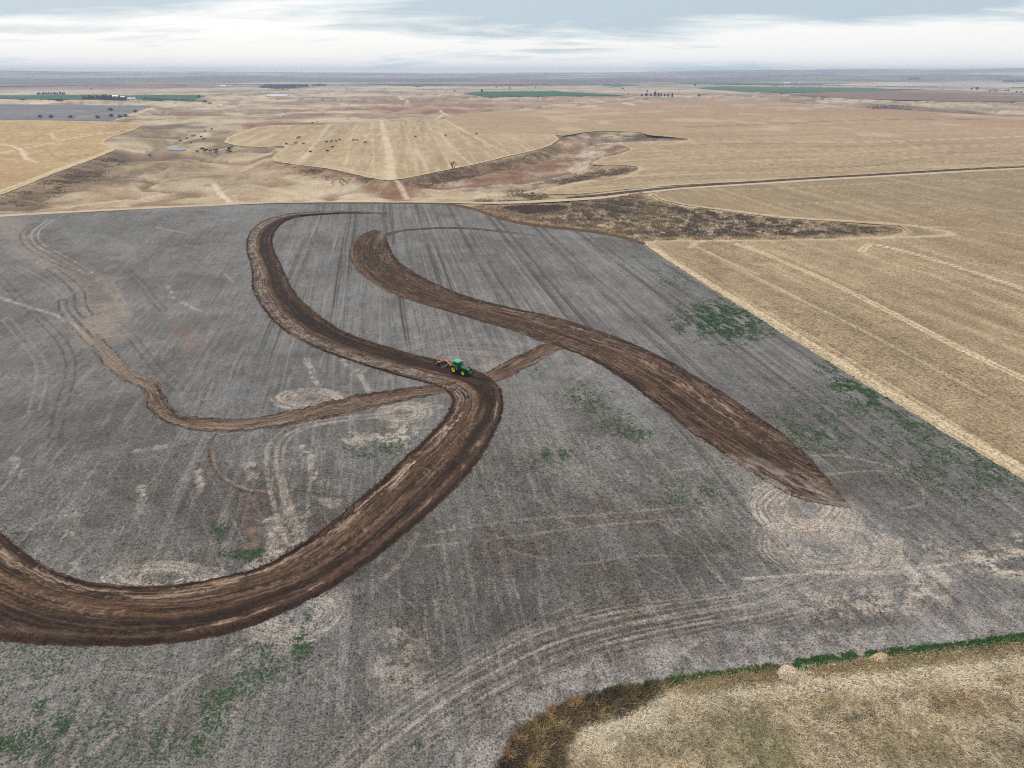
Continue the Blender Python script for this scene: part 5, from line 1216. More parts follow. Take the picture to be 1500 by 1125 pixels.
# ------------------------------------------------------------------ mesh builders for the things
class MB:
    def __init__(s): s.v = []; s.f = []
    def add(s, v, f):
        o = len(s.v); s.v += [tuple(p) for p in v]; s.f += [tuple(i + o for i in q) for q in f]
    def box(s, x0, x1, y0, y1, z0, z1, b=0.0, top=1.0):
        """box with chamfered upright edges; top scales the upper face"""
        cx, cy = (x0 + x1) / 2, (y0 + y1) / 2
        hx, hy = (x1 - x0) / 2, (y1 - y0) / 2
        b = min(b, hx * 0.9, hy * 0.9)
        prof = [(-hx + b, -hy), (hx - b, -hy), (hx, -hy + b), (hx, hy - b), (hx - b, hy), (-hx + b, hy), (-hx, hy - b), (-hx, -hy + b)] if b > 0 else [(-hx, -hy), (hx, -hy), (hx, hy), (-hx, hy)]
        n = len(prof); lv = [(z0, 1.0), (z1 - b * 0.6, top), (z1, top * (1 - b * 0.6 / max(hx, hy)))] if b > 0 else [(z0, 1.0), (z1, top)]
        V = [(cx + p[0] * k, cy + p[1] * k, z) for z, k in lv for p in prof]
        F = [tuple(reversed(range(n)))] + [tuple((len(lv) - 1) * n + i for i in range(n))]
        for l in range(len(lv) - 1):
            F += [(l * n + i, l * n + (i + 1) % n, (l + 1) * n + (i + 1) % n, (l + 1) * n + i) for i in range(n)]
        s.add(V, F)
    def tube(s, pts, rad, n=8):
        pts = [Vector(p) for p in pts]; rad = rad if hasattr(rad, '__len__') else [rad] * len(pts)
        V, F = [], []
        for i, p in enumerate(pts):
            d = (pts[min(i + 1, len(pts) - 1)] - pts[max(i - 1, 0)]).normalized()
            a = d.orthogonal().normalized() if abs(d.z) > 0.9 else d.cross(Vector((0, 0, 1))).normalized()
            b = d.cross(a)
            for k in range(n):
                t = 2 * math.pi * k / n
                V.append(p + (a * math.cos(t) + b * math.sin(t)) * rad[i])
        for i in range(len(pts) - 1):
            F += [(i * n + k, i * n + (k + 1) % n, (i + 1) * n + (k + 1) % n, (i + 1) * n + k) for k in range(n)]
        F += [tuple(reversed(range(n))), tuple((len(pts) - 1) * n + k for k in range(n))]
        s.add(V, F)
    def beam(s, pts, w, h):
        """rectangular section bar along a path in the xz plane"""
        pts = [Vector(p) for p in pts]; V, F = [], []
        for i, p in enumerate(pts):
            d = (pts[min(i + 1, len(pts) - 1)] - pts[max(i - 1, 0)]).normalized()
            sd_ = d.cross(Vector((0, 0, 1))); sd_ = sd_.normalized() if sd_.length > 1e-4 else Vector((0, 1, 0))
            up = sd_.cross(d).normalized()
            for a, b in ((-1, -1), (1, -1), (1, 1), (-1, 1)): V.append(p + sd_ * a * w / 2 + up * b * h / 2)
        for i in range(len(pts) - 1):
            F += [(i * 4 + k, i * 4 + (k + 1) % 4, (i + 1) * 4 + (k + 1) % 4, (i + 1) * 4 + k) for k in range(4)]
        F += [(3, 2, 1, 0), tuple((len(pts) - 1) * 4 + k for k in range(4))]
        s.add(V, F)
    def lathe(s, prof, c, n=24, caps=True):
        """profile (radius, y) spun round the y axis through c"""
        V = [(c[0] + r * math.cos(2 * math.pi * k / n), c[1] + yy, c[2] + r * math.sin(2 * math.pi * k / n)) for r, yy in prof for k in range(n)]
        F = [(l * n + k, l * n + (k + 1) % n, (l + 1) * n + (k + 1) % n, (l + 1) * n + k) for l in range(len(prof) - 1) for k in range(n)]
        if caps: F += [tuple(range(n)), tuple(reversed([(len(prof) - 1) * n + k for k in range(n)]))]
        s.add(V, F)
    def loft(s, secs):
        n = len(secs[0]); V = [p for q in secs for p in q]
        F = [(l * n + k, l * n + (k + 1) % n, (l + 1) * n + (k + 1) % n, (l + 1) * n + k) for l in range(len(secs) - 1) for k in range(n)]
        F += [tuple(reversed(range(n))), tuple((len(secs) - 1) * n + k for k in range(n))]
        s.add(V, F)
    def build(s, name, mat, parent=None, smooth=False):
        me = bpy.data.meshes.new(name); me.from_pydata([tuple(v) for v in s.v], [], s.f)
        bm = bmesh.new(); bm.from_mesh(me); bmesh.ops.recalc_face_normals(bm, faces=bm.faces); bm.to_mesh(me); bm.free()
        if smooth:
            for p in me.polygons: p.use_smooth = True
        me.materials.append(mat)
        o = bpy.data.objects.new(name, me); col.objects.link(o)
        if parent: o.parent = parent
        return o

def empty(name, loc, rz=0.0):
    o = bpy.data.objects.new(name, None); o.empty_display_size = 0.5
    o.location = loc; o.rotation_euler = (0, 0, rz); col.objects.link(o)
    return o
def dup(root, loc, rz=0.0, scale=1.0):
    r = root.copy(); col.objects.link(r); r.location = loc; r.rotation_euler = (0, 0, rz)
    r.scale = (scale,) * 3 if not hasattr(scale, '__len__') else scale
    for ch in list(root.children):
        c = ch.copy(); col.objects.link(c); c.parent = r
        for gch in list(ch.children):
            d = gch.copy(); col.objects.link(d); d.parent = c
    return r

# ------------------------------------------------------------------ tractor
P_GREEN = plain('green_paint', (0.012, 0.24, 0.075), 0.28, 0, 0.6, 0.15, 3)
P_ROOF = plain('green_roof_paint', (0.06, 0.46, 0.28), 0.3, 0, 0.6, 0.15, 3)
P_YELLOW = plain('yellow_paint', (0.86, 0.66, 0.03), 0.4, 0, 0.5, 0.12, 4)
P_TYRE = plain('tyre_rubber', (0.018, 0.017, 0.017), 0.85, 0, 0.2, 0.5, 5)
P_BLACK = plain('black_iron', (0.015, 0.016, 0.017), 0.55, 0, 0.4, 0.3, 5)
P_ORANGE = plain('orange_paint', (0.72, 0.25, 0.09), 0.5, 0, 0.4, 0.30, 2.5)
P_STEEL = plain('worn_steel', (0.28, 0.26, 0.25), 0.4, 0.7, 0.5, 0.35, 3)
P_LAMP = plain('lamp_glass', (0.75, 0.78, 0.8), 0.12, 0, 0.6, 0.05, 3)
P_SEAT = plain('seat_cloth', (0.05, 0.05, 0.05), 0.8, 0, 0.2, 0.2, 5)
M_GLASS = bpy.data.materials.new('cab_glass')
_n, _l = nodes_of(M_GLASS)
_b = _n['Principled BSDF']; _b.inputs['Base Color'].default_value = (0.22, 0.28, 0.28, 1); _b.inputs['Roughness'].default_value = 0.04
_b.inputs['Transmission Weight'].default_value = 0.75; _b.inputs['IOR'].default_value = 1.02
_b.inputs['Coat Weight'].default_value = 0.8; _b.inputs['Coat Roughness'].default_value = 0.03

pr = at(665.2, 547.6); pf = at(678.6, 552.0)
HEAD = math.atan2(pf[1] - pr[1], pf[0] - pr[0])
# the contact points belong to the near wheels; the origin is under the middle of the rear axle
_lat = 1.18
tz = float(terrain(pr[0], pr[1])) + 0.15
T0 = (pr[0] - math.sin(HEAD) * _lat, pr[1] + math.cos(HEAD) * _lat, tz)
tr = empty('tractor', T0, HEAD)
tag(tr, 'green tractor with yellow wheel rims and dark glazed cab working on the brown dirt track', 'tractor')

def wheel(x, y, rad, w, rim_r, side):
    root = MB()
    # tyre with shoulders
    root.lathe([(rim_r, -w / 2 * 0.86), (rad * 0.80, -w / 2), (rad * 0.95, -w / 2 * 0.94), (rad * 0.975, -w / 2 * 0.5), (rad * 0.975, w / 2 * 0.5), (rad * 0.95, w / 2 * 0.94), (rad * 0.80, w / 2), (rim_r, w / 2 * 0.86)], (0, 0, 0), 36, False)
    nl = 20
    for k in range(nl):                                   # chevron lugs
        for sgn in (-1, 1):
            a = 2 * math.pi * (k + (0.5 if sgn > 0 else 0)) / nl
            sw = 0.22
            q = []
            for rr in (rad * 0.955, rad * 1.0):
                for yy, da in ((0.0, 0.0), (sgn * w * 0.48, sw)):
                    for e in (-0.045, 0.045):
                        q.append((rr * math.cos(a + da + e), yy, rr * math.sin(a + da + e)))
            root.add(q, [(0, 1, 3, 2), (4, 6, 7, 5), (0, 4, 5, 1), (2, 3, 7, 6), (0, 2, 6, 4), (1, 5, 7, 3)])
    ty = root.build('wheel', P_TYRE, tr)
    ty.location = (x, y, rad)
    r = MB()
    o = side
    r.lathe([(rim_r, o * w * 0.43), (rim_r * 0.96, o * w * 0.46), (rim_r * 0.88, o * w * 0.40), (rim_r * 0.80, o * w * 0.18), (rim_r * 0.45, o * w * 0.14), (rim_r * 0.30, o * w * 0.22), (0.01, o * w * 0.24)], (0, 0, 0), 30, False)
    r.lathe([(rim_r, -o * w * 0.43), (rim_r * 0.8, -o * w * 0.2), (0.01, -o * w * 0.1)], (0, 0, 0), 30, False)
    r.lathe([(rim_r, -w * 0.43), (rim_r, w * 0.43)], (0, 0, 0), 30, False)
    rim = r.build('rim', P_YELLOW, ty, True)
    h = MB()
    h.lathe([(rim_r * 0.22, o * w * 0.20), (rim_r * 0.22, o * w * 0.36), (rim_r * 0.16, o * w * 0.40), (0.01, o * w * 0.41)], (0, 0, 0), 16, False)
    h.build('hub', P_BLACK, ty)
for sd_ in (-1, 1):
    wheel(0, sd_ * 1.18, 1.05, 0.64, 0.60, sd_)
    wheel(3.05, sd_ * 1.08, 0.82, 0.54, 0.45, sd_)
# chassis and axles
m = MB()
m.box(-0.75, 4.0, -0.32, 0.32, 0.72, 1.30, 0.06)
m.tube([(0, -1.0, 1.05), (0, 1.0, 1.05)], 0.2, 10); m.tube([(3.05, -0.9, 0.82), (3.05, 0.9, 0.82)], 0.13, 8)
m.box(0.55, 1.75, -0.95, -0.40, 0.62, 1.25, 0.1); m.box(0.55, 1.75, 0.40, 0.95, 0.62, 1.25, 0.1)     # tanks under the cab
for k in range(3): m.box(0.95, 1.45, -1.10, -0.92, 0.45 + k * 0.28, 0.49 + k * 0.28)                     # steps
m.build('chassis', P_BLACK, tr)
# hood: lofted sections
def hood_sec(x, w, zb, zt, rd):
    q = []
    for a in (-1, 1):
        pass
    pts = [(-w, zb), (-w * 1.02, zb + (zt - zb) * 0.55), (-w * 0.94, zt - rd), (-w * 0.66, zt - rd * 0.25), (-w * 0.25, zt), (w * 0.25, zt), (w * 0.66, zt - rd * 0.25), (w * 0.94, zt - rd), (w * 1.02, zb + (zt - zb) * 0.55), (w, zb)]
    return [(x, p[0], p[1]) for p in pts]
m = MB()
m.loft([hood_sec(1.30, 0.50, 1.22, 2.18, 0.16), hood_sec(2.0, 0.49, 1.22, 2.15, 0.16), hood_sec(2.9, 0.46, 1.22, 2.08, 0.16), hood_sec(3.6, 0.44, 1.20, 1.99, 0.18), hood_sec(3.98, 0.42, 1.15, 1.88, 0.22), hood_sec(4.14, 0.38, 1.12, 1.70, 0.22)])
hood = m.build('hood', P_GREEN, tr, True)
m = MB()
for k in range(5): m.box(1.75 + k * 0.42, 1.95 + k * 0.42, -0.20, 0.20, 2.155 - k * 0.032, 2.19 - k * 0.036, 0.02)
m.build('vent', P_BLACK, hood)
m = MB()
for yy in (-0.515, 0.485): m.box(2.2, 3.7, yy, yy + 0.03, 1.30, 1.62, 0.0)
m.build('side_screen', P_BLACK, hood)
m = MB(); m.box(4.12, 4.19, -0.34, 0.34, 1.18, 1.52, 0.03); m.build('grille', P_BLACK, hood)
for sd_ in (-1, 1):
    m = MB(); m.box(4.10, 4.17, sd_ * 0.20 - 0.14, sd_ * 0.20 + 0.14, 1.53, 1.68, 0.03); m.build('headlight', P_LAMP, hood)
m = MB()
m.box(4.0, 4.25, -0.34, 0.34, 0.78, 1.10, 0.04)
for k in range(10): m.box(4.24, 4.72, -0.46 + k * 0.093, -0.46 + k * 0.093 + 0.078, 0.66, 1.10, 0.03)
m.build('front_weight', P_GREEN, tr)
# fenders
for sd_ in (-1, 1):
    m = MB(); V, F = [], []
    nn = 14
    y0, y1 = sd_ * 0.72, sd_ * 1.46
    for k in range(nn + 1):
        a = math.radians(5 + 150 * k / nn)
        for rr in (1.13, 1.19):
            for yy in (y0, y1): V.append((rr * math.cos(a), yy, 1.05 + rr * math.sin(a)))
    for k in range(nn):
        b0 = k * 4; b1 = b0 + 4
        F += [(b0, b0 + 1, b1 + 1, b1), (b0 + 2, b1 + 2, b1 + 3, b0 + 3), (b0, b1, b1 + 2, b0 + 2), (b0 + 1, b0 + 3, b1 + 3, b1 + 1)]
    F += [(0, 2, 3, 1), (nn * 4, nn * 4 + 1, nn * 4 + 3, nn * 4 + 2)]
    m.add(V, F); fd = m.build('fender', P_GREEN, tr)
    m = MB(); m.box(-1.16, -1.06, sd_ * 1.12 - 0.12, sd_ * 1.12 + 0.12, 1.52, 1.66, 0.02); m.build('tail_light', plain('tail_lamp', (0.5, 0.03, 0.02), 0.3), fd)
# cab: floor, posts, glass, roof
m = MB()
m.box(-0.72, 1.32, -0.80, 0.80, 1.28, 1.60, 0.08)
for xx, yy, xt in ((-0.70, 0.74, -0.55), (1.24, 0.70, 1.02), (0.22, 0.80, 0.24)):
    for sd_ in (-1, 1): m.beam([(xx, sd_ * yy, 1.55), (xt, sd_ * (yy + 0.02), 2.98)], 0.09, 0.09)
m.box(-0.62, 1.08, -0.82, 0.82, 2.94, 3.02, 0.05)
cab = m.build('cab', P_BLACK, tr)
m = MB(); m.box(-0.85, 1.34, -0.95, 0.95, 3.02, 3.26, 0.16, 0.95); m.build('roof', P_ROOF, cab)
for q in ([(-0.66, -0.77, 1.6), (0.20, -0.83, 1.6), (0.22, -0.83, 2.94), (-0.55, -0.78, 2.94)], [(0.26, -0.83, 1.6), (1.22, -0.73, 1.6), (1.02, -0.73, 2.94), (0.28, -0.83, 2.94)],
          [(-0.66, 0.77, 1.6), (0.20, 0.83, 1.6), (0.22, 0.83, 2.94), (-0.55, 0.78, 2.94)], [(0.26, 0.83, 1.6), (1.22, 0.73, 1.6), (1.02, 0.73, 2.94), (0.28, 0.83, 2.94)],
          [(1.24, -0.66, 1.62), (1.24, 0.66, 1.62), (1.03, 0.66, 2.94), (1.03, -0.66, 2.94)], [(-0.70, -0.70, 1.62), (-0.70, 0.70, 1.62), (-0.56, 0.70, 2.94), (-0.56, -0.70, 2.94)]):
    nrm = (Vector(q[1]) - Vector(q[0])).cross(Vector(q[3]) - Vector(q[0])).normalized() * 0.012
    m = MB(); m.add(list(q) + [tuple(Vector(p) + nrm) for p in q], [(0, 1, 2, 3), (7, 6, 5, 4), (0, 4, 5, 1), (1, 5, 6, 2), (2, 6, 7, 3), (3, 7, 4, 0)])
    m.build('window', M_GLASS, cab)
m = MB(); m.box(-0.25, 0.25, -0.26, 0.26, 1.62, 2.0, 0.08); m.box(-0.38, -0.22, -0.26, 0.26, 1.9, 2.6, 0.06); m.build('seat', P_SEAT, cab)
m = MB(); m.tube([(0.95, 0, 1.6), (0.72, 0, 2.12)], 0.05, 8); m.tube([(0.72 + 0.06 * math.sin(t), 0.2 * math.cos(t), 2.14 + 0.19 * math.sin(t)) for t in np.linspace(0, 2 * math.pi, 15)], 0.025, 6); m.build('steering_wheel', P_BLACK, cab)
for sd_ in (-1, 1):
    m = MB(); m.tube([(1.05, sd_ * 0.80, 2.75), (1.2, sd_ * 1.25, 2.75), (1.2, sd_ * 1.28, 2.55)], 0.02, 6); m.box(1.16, 1.22, sd_ * 1.28 - 0.11, sd_ * 1.28 + 0.11, 2.25, 2.62, 0.02); m.build('mirror', P_BLACK, cab)
for sd_ in (-1, 1):
    for xx in (-0.86, 1.33):
        m = MB(); m.box(xx, xx + 0.06, sd_ * 0.66 - 0.12, sd_ * 0.66 + 0.12, 3.06, 3.18, 0.02); m.build('work_light', P_LAMP, cab)
m = MB(); m.tube([(1.42, -0.62, 1.5), (1.42, -0.62, 2.5), (1.42, -0.62, 3.05)], [0.11, 0.11, 0.07], 10); m.build('exhaust', P_BLACK, tr, True)
m = MB(); m.beam([(-0.7, -0.35, 0.75), (-1.25, -0.4, 0.55)], 0.1, 0.14); m.beam([(-0.7, 0.35, 0.75), (-1.25, 0.4, 0.55)], 0.1, 0.14); m.beam([(-0.7, 0, 0.62), (-1.30, 0, 0.52)], 0.14, 0.1); m.build('hitch', P_BLACK, tr)

# towed grader, coupled behind
hx, hy = T0[0] + math.cos(HEAD) * -1.42, T0[1] + math.sin(HEAD) * -1.42
GH = HEAD - math.radians(12)
gr = empty('towed_grader', (hx, hy, tz + 0.01), GH)
tag(gr, 'orange arched-neck towed grader with small black wheels hitched behind the green tractor', 'grader')
m = MB()
m.beam([(0, 0, 0.56), (-0.6, 0, 0.72), (-1.3, 0, 1.22), (-2.3, 0, 1.62), (-3.2, 0, 1.72), (-3.9, 0, 1.42), (-4.7, 0, 1.18), (-5.2, 0, 1.12)], 0.26, 0.28)
m.build('neck_beam', P_ORANGE, gr)
m = MB(); m.beam([(-5.0, -1.45, 0.98), (-5.0, 1.45, 0.98)], 0.26, 0.26); m.beam([(-5.0, -1.05, 0.9), (-5.55, -1.05, 0.5)], 0.16, 0.18); m.beam([(-5.0, 1.05, 0.9), (-5.55, 1.05, 0.5)], 0.16, 0.18)
m.beam([(-5.0, -1.35, 0.98), (-5.0, -1.35, 1.75)], 0.12, 0.12); m.build('axle_beam', P_ORANGE, gr)
m = MB(); m.beam([(-0.9, 0.55, 0.9), (-0.75, 0.55, 1.95), (-0.7, 0.52, 2.25)], 0.18, 0.16); m.beam([(-0.9, 0.0, 0.95), (-0.9, 0.62, 1.0)], 0.14, 0.14); m.beam([(-0.9, 0.55, 1.0), (-2.0, 0.3, 1.42)], 0.12, 0.12); m.build('mast', P_ORANGE, gr)
V, F = [], []
for k in range(9):                                        # curved mouldboard, skewed under the beam
    a = math.radians(-55 + 110 * k / 8)
    xx = -3.35 - 0.42 * math.cos(a) + 0.42; zz = 0.62 + 0.52 * math.sin(a)
    for th_ in (0, 0.04): V += [(xx - th_ + 0.55, -1.7, zz), (xx - th_ - 0.55, 1.7, zz)]
for k in range(8):
    b0 = k * 4; b1 = b0 + 4
    F += [(b0, b0 + 1, b1 + 1, b1), (b0 + 2, b1 + 2, b1 + 3, b0 + 3), (b0, b1, b1 + 2, b0 + 2), (b0 + 1, b0 + 3, b1 + 3, b1 + 1)]
F += [(0, 2, 3, 1), (32, 33, 35, 34)]
m = MB(); m.add(V, F); m.build('blade', P_STEEL, gr)
m = MB(); m.tube([(-2.9, 0.0, 1.5), (-3.3, 0.0, 0.8)], 0.14, 10); m.build('blade_pivot', P_BLACK, gr)
for q in ([(-3.35, -0.5, 0.8), (-3.0, -0.4, 1.45)], [(-3.35, 0.5, 0.8), (-3.0, 0.4, 1.45)], [(-4.2, 0.1, 1.55), (-5.1, 0.1, 1.25)]):
    m = MB(); m.tube(q, 0.07, 8); m.build('hydraulic_cylinder', P_BLACK, gr)
for yy in (-1.30, -0.82, 0.82, 1.30):
    m = MB(); m.lathe([(0.22, -0.13), (0.42, -0.15), (0.47, -0.09), (0.47, 0.09), (0.42, 0.15), (0.22, 0.13)], (0, 0, 0), 22, False)
    w_ = m.build('wheel', P_TYRE, gr); w_.location = (-5.55, yy, 0.47)
    m = MB(); m.lathe([(0.23, -0.12), (0.2, -0.05), (0.06, -0.04), (0.05, -0.13), (0.01, -0.13)], (0, 0, 0), 16, False); m.lathe([(0.23, 0.12), (0.2, 0.05), (0.06, 0.04), (0.05, 0.13), (0.01, 0.13)], (0, 0, 0), 16, False)
    m.build('rim', P_LAMP, w_)

# ------------------------------------------------------------------ cattle
M_COW = plain('black_hide', (0.012, 0.011, 0.011), 0.7, 0, 0.3, 0.4, 3)
def cow_mesh(graze):
    m = MB()
    def ring(x, zc, ry, rz, n=12): return [(x, ry * math.cos(2 * math.pi * k / n), zc + rz * math.sin(2 * math.pi * k / n)) for k in range(n)]
    m.loft([ring(-1.02, 1.12, 0.10, 0.14), ring(-0.95, 1.12, 0.27, 0.30), ring(-0.70, 1.08, 0.33, 0.37), ring(-0.2, 1.02, 0.36, 0.40), ring(0.3, 1.02, 0.35, 0.41), ring(0.62, 1.06, 0.30, 0.42), ring(0.84, 1.10, 0.22, 0.32), ring(0.92, 1.12, 0.1, 0.16)])
    if graze: nk = [(0.78, 0, 1.18), (1.08, 0, 0.95), (1.28, 0, 0.62), (1.38, 0, 0.42), (1.46, 0, 0.22)]
    else: nk = [(0.78, 0, 1.2), (1.05, 0, 1.42), (1.25, 0, 1.55), (1.45, 0, 1.48), (1.66, 0, 1.36)]
    m.tube(nk, [0.24, 0.18, 0.15, 0.14, 0.09], 10)
    hd = Vector(nk[2])
    for s_ in (-1, 1): m.tube([hd + Vector((0.0, s_ * 0.1, 0.05)), hd + Vector((-0.05, s_ * 0.30, 0.08))], [0.05, 0.03], 6)
    for x0, y0 in ((0.58, 0.19), (0.62, -0.19)): m.tube([(x0, y0, 0.95), (x0 + 0.03, y0, 0.52), (x0 - 0.01, y0, 0.12), (x0, y0, 0)], [0.15, 0.085, 0.06, 0.075], 8)
    for x0, y0 in ((-0.74, 0.2), (-0.70, -0.2)): m.tube([(x0, y0, 1.0), (x0 + 0.12, y0, 0.72), (x0 - 0.08, y0, 0.46), (x0 - 0.03, y0, 0.1), (x0, y0, 0)], [0.2, 0.13, 0.075, 0.06, 0.075], 8)
    m.tube([(-1.0, 0, 1.25), (-1.1, 0, 1.0), (-1.08, 0, 0.55)], [0.04, 0.03, 0.05], 6)
    o = m.build('cow', M_COW, None, True)
    return o
cow_a, cow_b = cow_mesh(True), cow_mesh(False)
COWS = [
    (419.6, 212.4, 'black cow at the notch on the left edge of the striped stubble field'),
    (434, 211.4, 'black cow between the notch cow and its right neighbour on the striped stubble'),
    (444.6, 212, 'black cow level with the notch, just left of the pale stripe in the stubble'),
    (436, 204.2, 'lower left cow of the touching pair high on the left of the striped stubble'),
    (438.8, 202.6, 'upper right cow of the touching pair high on the left of the striped stubble'),
    (454.8, 224.2, 'black cow lowest on the striped stubble, alone left of the others'),
    (479, 209.2, 'leftmost black cow of the rising row of four on the striped stubble'),
    (485.6, 208.8, 'second cow from the left in the rising row of four on striped stubble'),
    (492.6, 208.2, 'third cow from the left in the rising row of four on striped stubble'),
    (497.6, 206.4, 'rightmost and highest black cow of the rising row of four on the striped stubble'),
    (487.6, 217.4, 'upper cow of the two standing below the row of four on the striped stubble'),
    (479.6, 222.8, 'lower cow of the two standing below the row of four on the striped stubble'),
    (517.2, 206.8, 'left cow of the close pair in the middle of the striped stubble field'),
    (522.6, 206.8, 'right cow of the close pair in the middle of the striped stubble field'),
    (535.4, 210.2, 'single black cow just right of the close pair on the striped stubble'),
    (608.6, 201.6, 'lone black cow right of the wide pale stripe down the striped stubble'),
    (653, 199.8, 'lone black cow near the right end of the striped stubble field'),
    (698, 197.4, 'black cow at the fence corner on the far right of the striped stubble'),
    (457.9, 181, 'left cow of two on the grey grass just above the striped stubble'),
    (465, 180, 'right cow of two on the grey grass just above the striped stubble'),
    (473, 168, 'black cow alone on grey grass far behind the striped stubble field'),
    (415.2, 172, 'black cow alone beside the reddish grass bank far behind the striped stubble'),
    (310.4, 190, 'topmost and farthest black cow on the slope above the small blue pond'),
    (300.6, 193.2, 'second highest black cow on the pale path up the slope from the blue pond'),
    (285.4, 200, 'right cow of the close pair halfway up the slope above the pond'),
    (282.2, 201.2, 'left cow of the close pair halfway up the slope above the pond'),
    (274, 204, 'black cow lying left of the close pair on the slope above the blue pond'),
    (264.4, 207.8, 'leftmost black cow on the slope straight above the blue pond'),
    (280.4, 210.8, 'black cow nearest above the right end of the blue pond'),
    (295, 202, 'black cow above the grey hollow right of the close pair on the slope'),
    (299.4, 205, 'black cow in the grey hollow on the slope right above the blue pond'),
    (295.6, 219.2, 'left cow of the touching pair just right of the blue pond'),
    (298, 220, 'right cow of the touching pair just right of the blue pond'),
    (289.4, 223.6, 'black cow beside a white salt patch at the lower right of the blue pond'),
    (300.6, 223, 'lower black cow in the bunch right of the touching pair by the pond'),
    (303.4, 221.4, 'black cow standing end-on in the bunch between the pond and the herd'),
    (308.8, 223, 'black cow alone in the gap between pond bunch and right-hand herd'),
    (314.6, 221.8, 'left cow of the overlapping pair on pale grass right of the pond'),
    (318, 221.8, 'right cow of the overlapping pair on pale grass right of the pond'),
    (316.6, 225.2, 'black cow directly below the overlapping pair on the pale grass'),
    (335.6, 218.2, 'left cow of the upper pair at the dark hollow beside the striped stubble corner'),
    (339.5, 217.6, 'right cow of the upper pair at the dark hollow beside the striped stubble corner'),
    (336.2, 220.4, 'middle black cow of the group in the dark hollow by the stubble'),
    (333.8, 222.8, 'lower left cow of the group in the dark hollow by the stubble corner'),
    (337.4, 223.8, 'lower right cow of the group in the dark hollow by the stubble corner'),
    (220, 229.4, 'lone black cow far left of the blue pond on the open pasture'),
]
rc_ = random.Random(3)
for i, (px, py, lab) in enumerate(COWS):
    src = (cow_a, cow_b)[i % 2]
    o = src if i < 2 else src.copy()
    if i >= 2: col.objects.link(o)
    x, y, z = at(px, py)
    o.location = (x, y, z + 0.03)
    hd = rc_.choice([0, math.pi]) + rc_.uniform(-0.5, 0.5)
    o.rotation_euler = (0, 0, hd); sc_k = rc_.uniform(1.3, 1.5); o.scale = (sc_k,) * 3
    tag(o, lab, 'cow', 'black cattle grazing on the stubble and pasture')

# ------------------------------------------------------------------ trees and shrubs
M_BARK = plain('bark', (0.085, 0.072, 0.062), 0.9, 0, 0.2, 0.35, 1.5)
def bare_tree(root, h, seed, stems=3, depth=5, rbase=0.28, spread=0.5):
    """multi-stemmed leafless tree: trunk mesh with limbs, twig crown as a child of its own"""
    rn = random.Random(seed); tk, tw = MB(), MB()
    def grow(p, d, ln, r, lv):
        q = p + d * ln * 0.5 + Vector((rn.uniform(-1, 1), rn.uniform(-1, 1), 0)) * ln * 0.06
        e = q + (d + Vector((rn.uniform(-.3, .3), rn.uniform(-.3, .3), 0.12))).normalized() * ln * 0.5
        (tk if lv < 2 else tw).tube([p, q, e], [r, r * 0.85, r * 0.68], 6 if lv < 2 else 4)
        if lv >= depth: return
        for k in range(rn.choice((2, 3, 3)) if lv < 3 else rn.choice((3, 4))):
            nd = (d + Vector((rn.uniform(-1, 1), rn.uniform(-1, 1), rn.uniform(-0.25, 0.5))) * (0.75 + 0.1 * lv)).normalized()
            grow(e if k < 2 else q, nd, ln * rn.uniform(0.58, 0.78), max(r * 0.58, 0.03), lv + 1)
    for s in range(stems):
        a = 2 * math.pi * s / stems + rn.uniform(-0.4, 0.4)
        d = Vector((math.cos(a) * spread, math.sin(a) * spread, 1)).normalized()
        grow(Vector((math.cos(a) * 0.3, math.sin(a) * 0.3, -0.2)), d, h * 0.30, rbase, 0)
    tk.build('trunk', M_BARK, root); tw.build('crown', M_BARK, root)
x, y, z = at(663.5, 247.5)
t = empty('bare_tree', (x, y, z - 0.3))
tag(t, 'lone leafless multi-stemmed tree at the ravine edge below the striped stubble field', 'tree')
bare_tree(t, 8.5, 8, 3, 5, 0.30)

